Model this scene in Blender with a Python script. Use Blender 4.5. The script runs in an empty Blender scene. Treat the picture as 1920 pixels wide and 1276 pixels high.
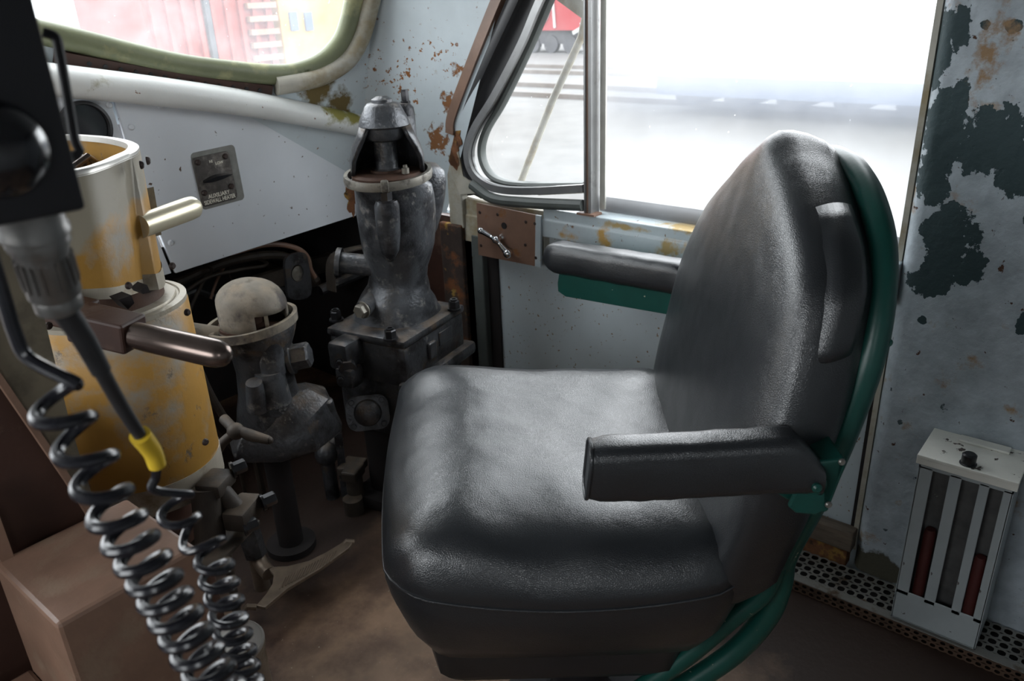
import bpy, bmesh, math, random
from mathutils import Vector, Matrix, noise
random.seed(7)
PI = math.pi
sc = bpy.context.scene
COL = sc.collection
V = Vector

# ------------------------------------------------------------------ camera
FPX = 1500.0
H = 1.45
CAM_R = Matrix(((0.0, 0, 0), (0, 0, 0), (0, 0, 0)))
_d = lambda px, py: V((px - 960.0, -(py - 638.0), -FPX)).normalized()
_Z = -_d(1107, 4115)
_Y = _d(-1000, 75); _Y = (_Y - _Z * _Y.dot(_Z)).normalized()
_X = _Y.cross(_Z)
CAM_R = Matrix((_X, _Y, _Z))
CAM = V((0, 0, H))
cam_data = bpy.data.cameras.new('camera'); cam = bpy.data.objects.new('camera', cam_data)
COL.objects.link(cam); sc.camera = cam
cam_data.sensor_width = 36; cam_data.lens = FPX / 1920 * 36
cam_data.clip_start = 0.02; cam_data.clip_end = 500
cam.matrix_world = Matrix.Translation(CAM) @ CAM_R.to_4x4()
cam_data.dof.use_dof = True; cam_data.dof.focus_distance = 1.5; cam_data.dof.aperture_fstop = 7.5

def ray(px, py): return CAM_R @ (V((px - 960.0, -(py - 638.0), -FPX)) / FPX)
def on_x(px, py, x): r = ray(px, py); return CAM + r * (x / r.x)
def on_y(px, py, y): r = ray(px, py); return CAM + r * (y / r.y)
def on_z(px, py, z): r = ray(px, py); return CAM + r * ((z - H) / r.z)
def on_d(px, py, d): return CAM + ray(px, py).normalized() * d
def on_plane(px, py, p, n):
    r = ray(px, py); return CAM + r * ((p - CAM).dot(n) / r.dot(n))

# ------------------------------------------------------------------ materials
def nodes_of(name):
    m = bpy.data.materials.new(name); m.use_nodes = True
    nt = m.node_tree; nt.nodes.clear()
    return m, nt
def nd(nt, t, **kw):
    n = nt.nodes.new(t)
    for k, v in kw.items():
        if k.startswith('i_'): n.inputs[k[2:].replace('_', ' ')].default_value = v
        else: setattr(n, k, v)
    return n
def rgba(c): return (c[0], c[1], c[2], 1)
def paint(name, base, rough=.5, metal=0.0, var=.12, vscale=6, layers=(), bump=0.0, bscale=60, coat=0.0, dust=None, spec=.5, stretch=None):
    """layers: (colour, noise scale, threshold, softness, roughness, seed, detail)"""
    m, nt = nodes_of(name); L = nt.links.new
    out = nd(nt, 'ShaderNodeOutputMaterial'); b = nd(nt, 'ShaderNodeBsdfPrincipled')
    L(b.outputs[0], out.inputs[0])
    b.inputs['Metallic'].default_value = metal; b.inputs['Specular IOR Level'].default_value = spec
    b.inputs['Coat Weight'].default_value = coat; b.inputs['Coat Roughness'].default_value = .2
    tc = nd(nt, 'ShaderNodeTexCoord'); co = tc.outputs['Object']
    if stretch:
        mp = nd(nt, 'ShaderNodeMapping'); mp.inputs['Scale'].default_value = stretch; L(co, mp.inputs['Vector']); sco = mp.outputs[0]
    else: sco = co
    n = nd(nt, 'ShaderNodeTexNoise', i_Scale=vscale, i_Detail=5.0, i_Roughness=.6); L(sco, n.inputs['Vector'])
    r = nd(nt, 'ShaderNodeMapRange'); L(n.outputs['Fac'], r.inputs['Value'])
    r.inputs['From Min'].default_value = .3; r.inputs['From Max'].default_value = .7
    r.inputs['To Min'].default_value = 1 - var; r.inputs['To Max'].default_value = 1 + var
    mul = nd(nt, 'ShaderNodeMix', data_type='RGBA', blend_type='MULTIPLY'); mul.inputs[0].default_value = 1
    mul.inputs[6].default_value = rgba(base); L(r.outputs[0], mul.inputs[7])
    col = mul.outputs[2]
    rg = nd(nt, 'ShaderNodeValue'); rg.outputs[0].default_value = rough; rgh = rg.outputs[0]
    hgt = None
    def mask_from(scale, thr, soft, seed, det):
        mp = nd(nt, 'ShaderNodeMapping'); mp.inputs['Location'].default_value = (seed * 1.7, seed * 3.1, seed * .7); L(co, mp.inputs['Vector'])
        q = nd(nt, 'ShaderNodeTexNoise', i_Scale=scale, i_Detail=det, i_Roughness=.62); L(mp.outputs[0], q.inputs['Vector'])
        k = nd(nt, 'ShaderNodeMapRange'); L(q.outputs['Fac'], k.inputs['Value'])
        k.inputs['From Min'].default_value = thr - soft; k.inputs['From Max'].default_value = thr + soft
        return k.outputs[0]
    for (c, s, t, sf, rr, seed, det) in layers:
        msk = mask_from(s, t, sf, seed, det)
        mx = nd(nt, 'ShaderNodeMix', data_type='RGBA'); L(msk, mx.inputs[0]); L(col, mx.inputs[6]); mx.inputs[7].default_value = rgba(c); col = mx.outputs[2]
        mr = nd(nt, 'ShaderNodeMix', data_type='FLOAT'); L(msk, mr.inputs[0]); L(rgh, mr.inputs[2]); mr.inputs[3].default_value = rr; rgh = mr.outputs[0]
        if hgt is None: hgt = msk
        else:
            ad = nd(nt, 'ShaderNodeMath', operation='ADD'); L(hgt, ad.inputs[0]); L(msk, ad.inputs[1]); hgt = ad.outputs[0]
    if dust:
        g = nd(nt, 'ShaderNodeNewGeometry'); sp = nd(nt, 'ShaderNodeSeparateXYZ'); L(g.outputs['Normal'], sp.inputs[0])
        k = nd(nt, 'ShaderNodeMapRange'); L(sp.outputs['Z'], k.inputs['Value']); k.inputs['From Min'].default_value = .45; k.inputs['From Max'].default_value = 1.0
        q = nd(nt, 'ShaderNodeTexNoise', i_Scale=22.0, i_Detail=6.0); L(co, q.inputs['Vector'])
        k2 = nd(nt, 'ShaderNodeMapRange'); L(q.outputs['Fac'], k2.inputs['Value']); k2.inputs['From Min'].default_value = .38; k2.inputs['From Max'].default_value = .62
        mm = nd(nt, 'ShaderNodeMath', operation='MULTIPLY'); L(k.outputs[0], mm.inputs[0]); L(k2.outputs[0], mm.inputs[1])
        m2 = nd(nt, 'ShaderNodeMath', operation='MULTIPLY'); L(mm.outputs[0], m2.inputs[0]); m2.inputs[1].default_value = dust[3]
        mx = nd(nt, 'ShaderNodeMix', data_type='RGBA'); L(m2.outputs[0], mx.inputs[0]); L(col, mx.inputs[6]); mx.inputs[7].default_value = rgba(dust); col = mx.outputs[2]
        mr = nd(nt, 'ShaderNodeMix', data_type='FLOAT'); L(m2.outputs[0], mr.inputs[0]); L(rgh, mr.inputs[2]); mr.inputs[3].default_value = .95; rgh = mr.outputs[0]
    L(col, b.inputs['Base Color']); L(rgh, b.inputs['Roughness'])
    if bump or hgt is not None:
        nb = nd(nt, 'ShaderNodeTexNoise', i_Scale=bscale, i_Detail=4.0); L(co, nb.inputs['Vector'])
        bp = nd(nt, 'ShaderNodeBump'); bp.inputs['Strength'].default_value = max(bump, .0); bp.inputs['Distance'].default_value = .004
        L(nb.outputs['Fac'], bp.inputs['Height']); nrm = bp.outputs[0]
        if hgt is not None:
            b2 = nd(nt, 'ShaderNodeBump'); b2.invert = True; b2.inputs['Strength'].default_value = .35; b2.inputs['Distance'].default_value = .002
            L(hgt, b2.inputs['Height']); L(nrm, b2.inputs['Normal']); nrm = b2.outputs[0]
        L(nrm, b.inputs['Normal'])
    return m

RUST = (.20, .075, .025); RUSTD = (.07, .03, .015); TEAL = (.022, .045, .050)
BG = (.34, .40, .45)          # pale blue-grey cab paint
M = {}
M['panel'] = paint('blue_grey_paint', (.60, .63, .67), .42, var=.05, vscale=3, bump=.04, bscale=250,
                   layers=[((.10, .06, .04), 55, .735, .02, .8, 3, 2)])
M['panel_rust'] = paint('blue_grey_paint_rust_specks', (.53, .59, .62), .45, var=.10, vscale=4, bump=.05, bscale=200,
                   layers=[(RUST, 36, .69, .03, .85, 11, 4), ((.28, .16, .07), 7, .70, .06, .8, 5, 6)])
M['wall_specks'] = paint('blue_grey_paint_fine_specks', (.46, .52, .55), .45, var=.07, vscale=5, bump=.04, bscale=220,
                   layers=[((.22, .13, .06), 85, .69, .02, .85, 21, 2)])
M['sill'] = paint('sill_paint', (.40, .455, .48), .4, var=.10, vscale=8, bump=.06, bscale=120,
                   layers=[((.42, .25, .07), 9, .62, .05, .7, 14, 6), ((.16, .08, .03), 30, .665, .02, .85, 6, 4), ((.02, .025, .03), 24, .73, .02, .6, 9, 4)])
M['roll'] = paint('white_grey_trim_paint', (.74, .75, .73), .38, var=.08, vscale=5, bump=.04, bscale=150,
                   layers=[((.22, .19, .04), 7, .69, .06, .8, 4, 6), (RUST, 45, .71, .02, .85, 1, 3)])
M['trimgrey'] = paint('dirty_grey_trim', (.42, .40, .34), .5, var=.2, vscale=9, layers=[((.26, .20, .10), 8, .58, .1, .7, 3, 6)], bump=.08, bscale=90)
M['rust'] = paint('flaking_rust', (.17, .07, .03), .9, var=.5, vscale=30, bump=.9, bscale=70, layers=[((.32, .18, .04), 22, .57, .05, .9, 2, 6), ((.02, .013, .01), 18, .60, .04, .95, 7, 5)])
M['rustpost'] = paint('rusting_dark_post', (.045, .030, .024), .75, var=.4, vscale=14, bump=.3, bscale=60, layers=[(RUST, 12, .57, .06, .9, 3, 6), ((.36, .22, .05), 20, .66, .04, .9, 9, 5)])
M['brownpaint'] = paint('brown_painted_steel', (.20, .118, .082), .42, var=.22, vscale=10, bump=.08, bscale=130, layers=[((.23, .16, .11), 10, .63, .08, .6, 2, 6)])
M['browndark'] = paint('dark_red_brown_steel', (.05, .022, .015), .5, var=.3, vscale=9, bump=.06, bscale=100, layers=[((.10, .06, .04), 12, .64, .07, .7, 9, 6)])
M['olive'] = paint('worn_olive_brown_steel', (.15, .125, .085), .5, var=.25, vscale=8, bump=.06, bscale=100, layers=[((.06, .05, .035), 9, .55, .09, .6, 4, 6)])
M['brownplate'] = paint('brown_plate_paint', (.20, .115, .08), .55, var=.15, vscale=12, bump=.06, bscale=160, layers=[((.22, .10, .04), 24, .63, .05, .8, 3, 5)])
M['darkcav'] = paint('near_black_steel', (.012, .009, .009), .8, var=.4, vscale=10)  # near-black colour for cavity walls, gaps, holes and pedestals
M['pipe'] = paint('dirty_pipe', (.040, .031, .024), .6, var=.4, vscale=20, bump=.2, bscale=90, dust=(.14, .10, .065, .45))
M['iron'] = paint('dark_cast_iron', (.060, .062, .068), .33, metal=.35, var=.3, vscale=14, bump=.34, bscale=120,
                  layers=[((.016, .015, .016), 13, .54, .07, .4, 8, 6), ((.10, .07, .045), 10, .63, .06, .85, 5, 6), ((.15, .14, .13), 34, .66, .05, .6, 3, 5)], dust=(.20, .15, .11, .55), spec=.6)
M['irongrey'] = paint('grey_cast_iron', (.095, .10, .11), .33, metal=.45, var=.3, vscale=16, bump=.32, bscale=130,
                  layers=[((.028, .028, .032), 11, .55, .07, .42, 2, 6), ((.24, .23, .22), 28, .64, .06, .5, 6, 5)], dust=(.24, .20, .16, .5), spec=.6)
M['irondusty'] = paint('dusty_cast_iron', (.20, .175, .14), .7, var=.35, vscale=14, bump=.3, bscale=90, layers=[((.07, .06, .055), 13, .57, .06, .6, 3, 6)], dust=(.28, .22, .15, .6))
M['ironbrown'] = paint('rusty_inner_iron', (.065, .030, .017), .7, var=.3, vscale=20, bump=.2, bscale=100)
M['collar'] = paint('worn_collar_metal', (.22, .205, .175), .45, metal=.5, var=.2, vscale=18, bump=.1, bscale=150, layers=[((.09, .08, .07), 30, .6, .08, .6, 3, 4)])
M['bolt'] = paint('black_oiled_bolt', (.03, .03, .033), .3, metal=.5, var=.2, vscale=40)
M['boltgrey'] = paint('grey_bolt_steel', (.25, .24, .22), .38, metal=.7, var=.2, vscale=40)
M['yellow'] = paint('worn_mustard_paint', (.40, .215, .045), .42, var=.16, vscale=7, bump=.06, bscale=120,
                  layers=[((.30, .27, .22), 7.5, .585, .07, .5, 6.3, 7), ((.13, .11, .09), 22, .66, .04, .55, 2, 5)])
M['castgrey'] = paint('bare_grey_casting', (.40, .36, .29), .45, metal=.25, var=.18, vscale=12, bump=.08, bscale=140, layers=[((.22, .17, .10), 12, .60, .08, .6, 4, 6)])
M['rim'] = paint('bright_machined_rim', (.62, .60, .56), .35, metal=.5, var=.08, vscale=20)
M['steel'] = paint('worn_dark_steel', (.15, .115, .10), .24, metal=.85, var=.2, vscale=16)
M['chrome'] = paint('chrome', (.75, .76, .78), .12, metal=1.0, var=.04, vscale=20)
M['alu'] = paint('dull_aluminium', (.33, .33, .33), .33, metal=.7, var=.12, vscale=12, layers=[((.12, .115, .10), 10, .64, .07, .5, 2, 5)])
M['plug'] = paint('plug_metal', (.26, .25, .24), .3, metal=.85, var=.15, vscale=40)
M['alulight'] = paint('pale_aluminium', (.58, .57, .52), .35, metal=.55, var=.1, vscale=12)
M['cream'] = paint('cream_metal', (.66, .60, .44), .3, metal=.4, var=.06, vscale=14)
M['rubber'] = paint('black_rubber', (.022, .022, .024), .45, var=.15, vscale=20)
M['rubbergrey'] = paint('grey_weathered_rubber', (.085, .095, .09), .5, var=.2, vscale=12)
M['gasket'] = paint('green_mossy_gasket', (.185, .20, .115), .42, var=.18, vscale=9, bump=.08, bscale=80, layers=[((.40, .38, .20), 7, .60, .07, .6, 5, 5), ((.05, .06, .02), 12, .68, .04, .7, 8, 5)])
M['cord'] = paint('glossy_black_cord', (.012, .012, .016), .25, var=.1, vscale=20, spec=.6)
M['boxblack'] = paint('black_box_paint', (.012, .012, .015), .5, var=.1, vscale=20)
M['gloss'] = paint('gloss_black', (.01, .01, .012), .08, var=.05, vscale=20, coat=.5)
M['sleeve'] = paint('yellow_sleeve', (.70, .47, .035), .4, var=.06, vscale=20)
M['green'] = paint('dark_green_paint', (.006, .060, .048), .36, var=.15, vscale=14, bump=.05, bscale=150, layers=[((.30, .30, .22), 70, .75, .015, .6, 2, 2)])
M['lidpaint'] = paint('chipped_cream_grey_paint', (.72, .71, .65), .45, var=.10, vscale=9, bump=.06, bscale=110, layers=[((.09, .07, .06), 30, .64, .012, .7, 4, 4)])
M['boxpaint'] = paint('chipped_grey_paint', (.34, .375, .385), .42, var=.08, vscale=9, bump=.05, bscale=110, layers=[((.10, .09, .085), 38, .69, .015, .7, 5, 4)])
M['fusee'] = paint('red_paper_tube', (.06, .008, .006), .7, var=.2, vscale=20)
M['glassgrey'] = paint('dusty_dark_backing', (.085, .085, .085), .6, var=.3, vscale=20, layers=[((.3, .3, .28), 22, .71, .03, .8, 4, 4)])
M['vent'] = paint('dull_vent_metal', (.27, .265, .245), .42, metal=.4, var=.18, vscale=12, layers=[((.12, .075, .045), 14, .62, .06, .8, 3, 5)])
M['ventrust'] = paint('rusty_vent_face', (.075, .042, .025), .8, var=.35, vscale=16, bump=.2, bscale=80)
M['wood'] = paint('grey_weathered_wood', (.13, .10, .075), .8, var=.4, vscale=10, stretch=(8, 1, 8), bump=.2, bscale=60)
M['floor'] = paint('dirty_brown_floor', (.25, .155, .095), .5, var=.45, vscale=3.5, bump=.22, bscale=60,
                   layers=[((.045, .020, .012), 4, .545, .12, .6, 4, 6), ((.30, .26, .20), 95, .735, .015, .9, 6, 2)])
M['screwdark'] = paint('dark_rusty_screw', (.045, .030, .026), .5, metal=.4, var=.2, vscale=60)
M['switchplate'] = paint('worn_black_switch_plate', (.085, .076, .070), .38, metal=.45, var=.3, vscale=40, layers=[((.20, .18, .16), 24, .60, .08, .4, 4, 4)])
M['scuff'] = paint('scraped_grey_primer', (.20, .20, .185), .6, var=.2, vscale=30)
M['letter'] = paint('white_lettering', (.80, .77, .66), .5, var=.03, vscale=20)
M['pedal'] = paint('worn_pedal_steel', (.17, .13, .095), .45, metal=.4, var=.25, vscale=25)
M['shell'] = paint('cab_grey_paint', (.30, .32, .33), .5, var=.06, vscale=3)
M['car_red'] = paint('faded_boxcar_red', (.20, .035, .025), .7, var=.3, vscale=.8)
M['car_yellow'] = paint('faded_yellow', (.42, .24, .05), .7, var=.12, vscale=.8)
M['loco_red'] = paint('locomotive_red', (.22, .018, .022), .4, var=.08, vscale=.6)
M['loco_white'] = paint('locomotive_white', (.35, .35, .35), .5, var=.05, vscale=.6)
M['truckblack'] = paint('dark_running_gear', (.035, .035, .04), .6, var=.3, vscale=2)
M['gravel'] = paint('pale_gravel', (.088, .087, .085), .9, var=.16, vscale=1.1, stretch=(1, 1, 1), bump=.3, bscale=14)
M['rail'] = paint('rusty_rail', (.10, .085, .075), .6, var=.2, vscale=2)
M['bluecar'] = paint('dull_blue_steel', (.055, .075, .115), .6, var=.15, vscale=.6)
M['cloudy'] = paint('grey_pale_steel', (.17, .19, .24), .6, var=.15, vscale=.6)

BLOBS = [(1762, 95, 26, 75), (1800, 60, 22, 40), (1765, 235, 40, 75), (1752, 330, 34, 62), (1800, 180, 18, 30), (1868, 265, 66, 62), (1905, 330, 40, 62), (1775, 450, 62, 62), (1745, 525, 40, 45), (1820, 500, 34, 36), (1730, 600, 9, 9), (1900, 50, 16, 12), (1848, 45, 14, 12), (1920, 610, 16, 20)]
def add_patches(m, blobs, colour, nscale=22.0, amp=2.6, thr=2.25, soft=.02, rough=.7, bump=.6, flat=None, seed=0.0):
    """irregular worn, rusted, flaked or painted-shade patches at known places of a surface; blobs: (centre, radius vector)"""
    nt = m.node_tree; L = nt.links.new
    b = [n for n in nt.nodes if n.type == 'BSDF_PRINCIPLED'][0]
    g = nd(nt, 'ShaderNodeNewGeometry'); co = g.outputs['Position']
    mp = nd(nt, 'ShaderNodeMapping'); mp.inputs['Location'].default_value = (seed, seed, seed); L(co, mp.inputs['Vector'])
    n1 = nd(nt, 'ShaderNodeTexNoise', i_Scale=nscale, i_Detail=7.0, i_Roughness=.62); L(mp.outputs[0], n1.inputs['Vector'])
    acc = None
    for c, r in blobs:
        v = nd(nt, 'ShaderNodeVectorMath', operation='SUBTRACT'); L(co, v.inputs[0]); v.inputs[1].default_value = c
        v2 = nd(nt, 'ShaderNodeVectorMath', operation='MULTIPLY'); L(v.outputs[0], v2.inputs[0]); v2.inputs[1].default_value = [0 if q == 0 else 1 / q for q in r]
        l = nd(nt, 'ShaderNodeVectorMath', operation='LENGTH'); L(v2.outputs[0], l.inputs[0])
        if acc is None: acc = l.outputs['Value']
        else:
            mn = nd(nt, 'ShaderNodeMath', operation='MINIMUM'); L(acc, mn.inputs[0]); L(l.outputs['Value'], mn.inputs[1]); acc = mn.outputs[0]
    ad = nd(nt, 'ShaderNodeMath', operation='MULTIPLY_ADD'); L(n1.outputs['Fac'], ad.inputs[0]); ad.inputs[1].default_value = amp; L(acc, ad.inputs[2])
    k = nd(nt, 'ShaderNodeMapRange'); L(ad.outputs[0], k.inputs['Value']); k.inputs['From Min'].default_value = thr + soft; k.inputs['From Max'].default_value = thr - soft
    mx = nd(nt, 'ShaderNodeMix', data_type='RGBA'); L(k.outputs[0], mx.inputs[0])
    L(b.inputs['Base Color'].links[0].from_socket, mx.inputs[6]); mx.inputs[7].default_value = rgba(colour); L(mx.outputs[2], b.inputs['Base Color'])
    mr = nd(nt, 'ShaderNodeMix', data_type='FLOAT'); L(k.outputs[0], mr.inputs[0]); L(b.inputs['Roughness'].links[0].from_socket, mr.inputs[2]); mr.inputs[3].default_value = rough; L(mr.outputs[0], b.inputs['Roughness'])
    if bump and b.inputs['Normal'].links:
        bp = nd(nt, 'ShaderNodeBump'); bp.invert = True; bp.inputs['Strength'].default_value = bump; bp.inputs['Distance'].default_value = .003
        L(k.outputs[0], bp.inputs['Height']); L(b.inputs['Normal'].links[0].from_socket, bp.inputs['Normal']); L(bp.outputs[0], b.inputs['Normal'])
def xb(px, py, rx_, ry_, x=1.85):
    c = on_x(px, py, x); return (c, (0, (on_x(px + rx_, py, x) - c).length, (on_x(px, py + ry_, x) - c).length))
def xyz(c, r): return (c, (r, r, r))
M['peel'] = paint('peeling_blue_grey_paint', (.36, .405, .44), .5, var=.2, vscale=18, bump=.9, bscale=38, layers=[((.30, .19, .09), 11, .645, .05, .85, 8, 7), (RUSTD, 40, .675, .02, .9, 2, 4), ((.05, .075, .08), 19, .685, .012, .6, 12, 5)])
add_patches(M['peel'], [xb(*q) for q in BLOBS], TEAL)
add_patches(M['peel'], [xb(1850, 110, 40, 90), xb(1880, 60, 50, 50)], (.28, .18, .10), nscale=40, amp=3.4, thr=2.1, soft=.35, rough=.85, bump=.2, seed=3)
add_patches(M['peel'], [xb(1640, 1060, 60, 26)], (.07, .065, .045), nscale=26, amp=1.6, thr=1.8, soft=.1, rough=.85, bump=.2, seed=5)
add_patches(M['panel_rust'], [xyz(on_x(822, 262, 1.84), .040), xyz(on_x(845, 190, 1.845), .03), xyz(on_x(862, 130, 1.85), .02)], (.22, .095, .035), nscale=48, amp=4.2, thr=3.0, soft=.22, rough=.9, bump=.5, seed=2)
add_patches(M['panel_rust'], [xyz(on_d(750, 160, 2.63), .11), xyz(on_d(830, 100, 2.58), .09), xyz(on_d(700, 110, 2.63), .05)], (.25, .10, .03), nscale=62, amp=9.0, thr=4.15, soft=.1, rough=.9, bump=.3, seed=7)
add_patches(M['panel_rust'], [xyz(on_d(640, 196, 2.65), .045), xyz(on_d(590, 168, 2.62), .05)], (.14, .10, .035), nscale=26, amp=2.4, thr=2.2, soft=.25, rough=.9, bump=.2, seed=9)
add_patches(M['roll'], [xyz(on_d(625, 208, 2.63), .05), xyz(on_d(665, 215, 2.66), .04)], (.27, .24, .06), nscale=24, amp=2.6, thr=2.1, soft=.25, rough=.85, bump=.1, seed=4)
add_patches(M['sill'], [xb(1255, 468, 30, 26), xb(1280, 430, 70, 10), xb(1170, 425, 60, 8)], (.36, .26, .11), nscale=26, amp=2.4, thr=1.8, soft=.25, rough=.7, bump=.15, seed=6)
add_patches(M['yellow'], [(on_d(215, 345, 1.40), (.16, .16, .055)), (on_d(120, 420, 1.35), (.06, .06, .05)), (on_d(170, 780, 1.36), (.022, .022, .018))], (.30, .265, .20), nscale=16, amp=1.5, thr=1.75, soft=.16, rough=.5, bump=.1, seed=8)
add_patches(M['floor'], [((1.20, 2.12, 0), (.85, .68, .2)), ((1.75, .2, 0), (.42, 1.0, .2))], (.026, .013, .008), nscale=6, amp=.8, thr=1.36, soft=.22, rough=.6, bump=.1, seed=3)  # foot-well shade painted into the floor colour; second area is dark rusty brown
def vinyl():
    m, nt = nodes_of('black_vinyl'); L = nt.links.new
    out = nd(nt, 'ShaderNodeOutputMaterial'); b = nd(nt, 'ShaderNodeBsdfPrincipled'); L(b.outputs[0], out.inputs[0])
    tc = nd(nt, 'ShaderNodeTexCoord'); co = tc.outputs['Object']
    b.inputs['Base Color'].default_value = (.016, .018, .021, 1); b.inputs['Specular IOR Level'].default_value = .9
    b.inputs['Sheen Weight'].default_value = .0
    n = nd(nt, 'ShaderNodeTexNoise', i_Scale=9.0, i_Detail=3.0); L(co, n.inputs['Vector'])
    r = nd(nt, 'ShaderNodeMapRange'); L(n.outputs['Fac'], r.inputs['Value'])
    r.inputs['To Min'].default_value = .27; r.inputs['To Max'].default_value = .36; L(r.outputs[0], b.inputs['Roughness'])
    dn = nd(nt, 'ShaderNodeTexNoise', i_Scale=60.0, i_Detail=2.0); L(co, dn.inputs['Vector'])
    mx = nd(nt, 'ShaderNodeMix', data_type='VECTOR'); mx.inputs[0].default_value = .008; L(co, mx.inputs[4]); L(dn.outputs['Color'], mx.inputs[5])
    v = nd(nt, 'ShaderNodeTexVoronoi', feature='DISTANCE_TO_EDGE', i_Scale=320.0); L(mx.outputs[1], v.inputs['Vector'])
    k = nd(nt, 'ShaderNodeMapRange'); L(v.outputs['Distance'], k.inputs['Value']); k.inputs['From Max'].default_value = .25
    bp = nd(nt, 'ShaderNodeBump'); bp.inputs['Strength'].default_value = .19; bp.inputs['Distance'].default_value = .001
    L(k.outputs[0], bp.inputs['Height'])
    w = nd(nt, 'ShaderNodeTexNoise', i_Scale=7.0, i_Detail=2.0); L(co, w.inputs['Vector'])
    b2 = nd(nt, 'ShaderNodeBump'); b2.inputs['Strength'].default_value = .32; b2.inputs['Distance'].default_value = .02
    L(w.outputs['Fac'], b2.inputs['Height']); L(bp.outputs[0], b2.inputs['Normal']); L(b2.outputs[0], b.inputs['Normal'])
    return m
M['vinyl'] = vinyl()

def hazy(name, haze, scale, seed, tint=(.95, .97, 1.0), amt=.12, gloss=.04, gscale=(1, 1, 1), blur=0.0):
    """dusty, scratched clear sheet: part clear, part milky film of dirt"""
    m, nt = nodes_of(name); L = nt.links.new
    out = nd(nt, 'ShaderNodeOutputMaterial')
    tr = nd(nt, 'ShaderNodeBsdfTransparent'); tr.inputs[0].default_value = (.96, .97, .97, 1)
    if blur:
        rf = nd(nt, 'ShaderNodeBsdfRefraction'); rf.inputs['IOR'].default_value = 1.12; rf.inputs['Roughness'].default_value = .42
        mb = nd(nt, 'ShaderNodeMixShader'); mb.inputs[0].default_value = blur; L(tr.outputs[0], mb.inputs[1]); L(rf.outputs[0], mb.inputs[2]); tr = mb
    tl = nd(nt, 'ShaderNodeBsdfTranslucent'); tl.inputs[0].default_value = rgba(tint)
    gl = nd(nt, 'ShaderNodeBsdfGlossy'); gl.inputs['Roughness'].default_value = .08
    tc = nd(nt, 'ShaderNodeTexCoord')
    mp = nd(nt, 'ShaderNodeMapping'); mp.inputs['Scale'].default_value = gscale; mp.inputs['Location'].default_value = (seed, seed * 2, seed * 3); L(tc.outputs['Object'], mp.inputs['Vector'])
    n = nd(nt, 'ShaderNodeTexNoise', i_Scale=scale, i_Detail=5.0, i_Roughness=.65); L(mp.outputs[0], n.inputs['Vector'])
    r = nd(nt, 'ShaderNodeMapRange'); L(n.outputs['Fac'], r.inputs['Value'])
    r.inputs['From Min'].default_value = .3; r.inputs['From Max'].default_value = .7
    r.inputs['To Min'].default_value = max(0, haze - amt); r.inputs['To Max'].default_value = haze + amt
    sn = nd(nt, 'ShaderNodeTexNoise', i_Scale=90.0, i_Detail=2.0); L(mp.outputs[0], sn.inputs['Vector'])
    sr = nd(nt, 'ShaderNodeMapRange'); L(sn.outputs['Fac'], sr.inputs['Value']); sr.inputs['From Min'].default_value = .74; sr.inputs['From Max'].default_value = .76
    sr.inputs['To Max'].default_value = .5
    ad = nd(nt, 'ShaderNodeMath', operation='ADD', use_clamp=True); L(r.outputs[0], ad.inputs[0]); L(sr.outputs[0], ad.inputs[1])
    mx = nd(nt, 'ShaderNodeMixShader'); L(ad.outputs[0], mx.inputs[0]); L(tr.outputs[0], mx.inputs[1]); L(tl.outputs[0], mx.inputs[2])
    m2 = nd(nt, 'ShaderNodeMixShader'); m2.inputs[0].default_value = gloss; L(mx.outputs[0], m2.inputs[1]); L(gl.outputs[0], m2.inputs[2])
    L(m2.outputs[0], out.inputs[0])
    return m
M['glass_wind'] = hazy('dirty_windshield_glass', .15, 3.0, 4.0, amt=.08)
M['glass_quarter'] = hazy('dusty_quarter_glass', .06, 5.0, 2.0, amt=.03)
M['glass_slide'] = hazy('hazy_scratched_plastic', .13, 2.2, 7.0, amt=.05, blur=.62)

# ------------------------------------------------------------------ mesh helpers
def basis(axis, ref=None):
    z = V(axis).normalized()
    ref = V(ref) if ref is not None else (V((0, 0, 1)) if abs(z.z) < .95 else V((0, 1, 0)))
    x = ref.cross(z)
    if x.length < 1e-6: x = V((1, 0, 0))
    x.normalize(); y = z.cross(x)
    return Matrix((x, y, z)).transposed()
def rotz(a): return Matrix.Rotation(a, 3, 'Z')
def box(bm, c, s, rot=None, bev=0.0, seg=2):
    R = (rot if rot is not None else Matrix.Identity(3))
    mat = Matrix.Translation(V(c)) @ R.to_4x4() @ Matrix.Diagonal((s[0], s[1], s[2], 1))
    r = bmesh.ops.create_cube(bm, size=1, matrix=mat)
    if bev:
        es = list({e for v in r['verts'] for e in v.link_edges})
        bmesh.ops.bevel(bm, geom=es, offset=bev, segments=seg, affect='EDGES', profile=.5)
def rings(bm, loops, closed=True, cap0=True, cap1=True, join=False):
    vs = [[bm.verts.new(p) for p in lp] for lp in loops]
    n = len(vs[0]); m = len(vs)
    for i in range(m if join else m - 1):
        a, b = vs[i], vs[(i + 1) % m]
        for j in range(n if closed else n - 1):
            k = (j + 1) % n
            try: bm.faces.new((a[j], a[k], b[k], b[j]))
            except ValueError: pass
    if closed and not join:
        if cap0: bm.faces.new(list(reversed(vs[0])))
        if cap1: bm.faces.new(vs[-1])
    return vs
def circ(c, ax, r, n=24, R=None, ph=0):
    B = R if R is not None else basis(ax)
    return [V(c) + B @ V((math.cos(ph + 2 * PI * i / n) * r, math.sin(ph + 2 * PI * i / n) * r, 0)) for i in range(n)]
def cyl(bm, p0, p1, r0, r1=None, n=24, caps=True, ph=0):
    p0, p1 = V(p0), V(p1); r1 = r0 if r1 is None else r1
    B = basis(p1 - p0)
    rings(bm, [circ(p0, None, r0, n, B, ph), circ(p1, None, r1, n, B, ph)], True, caps, caps)
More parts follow.
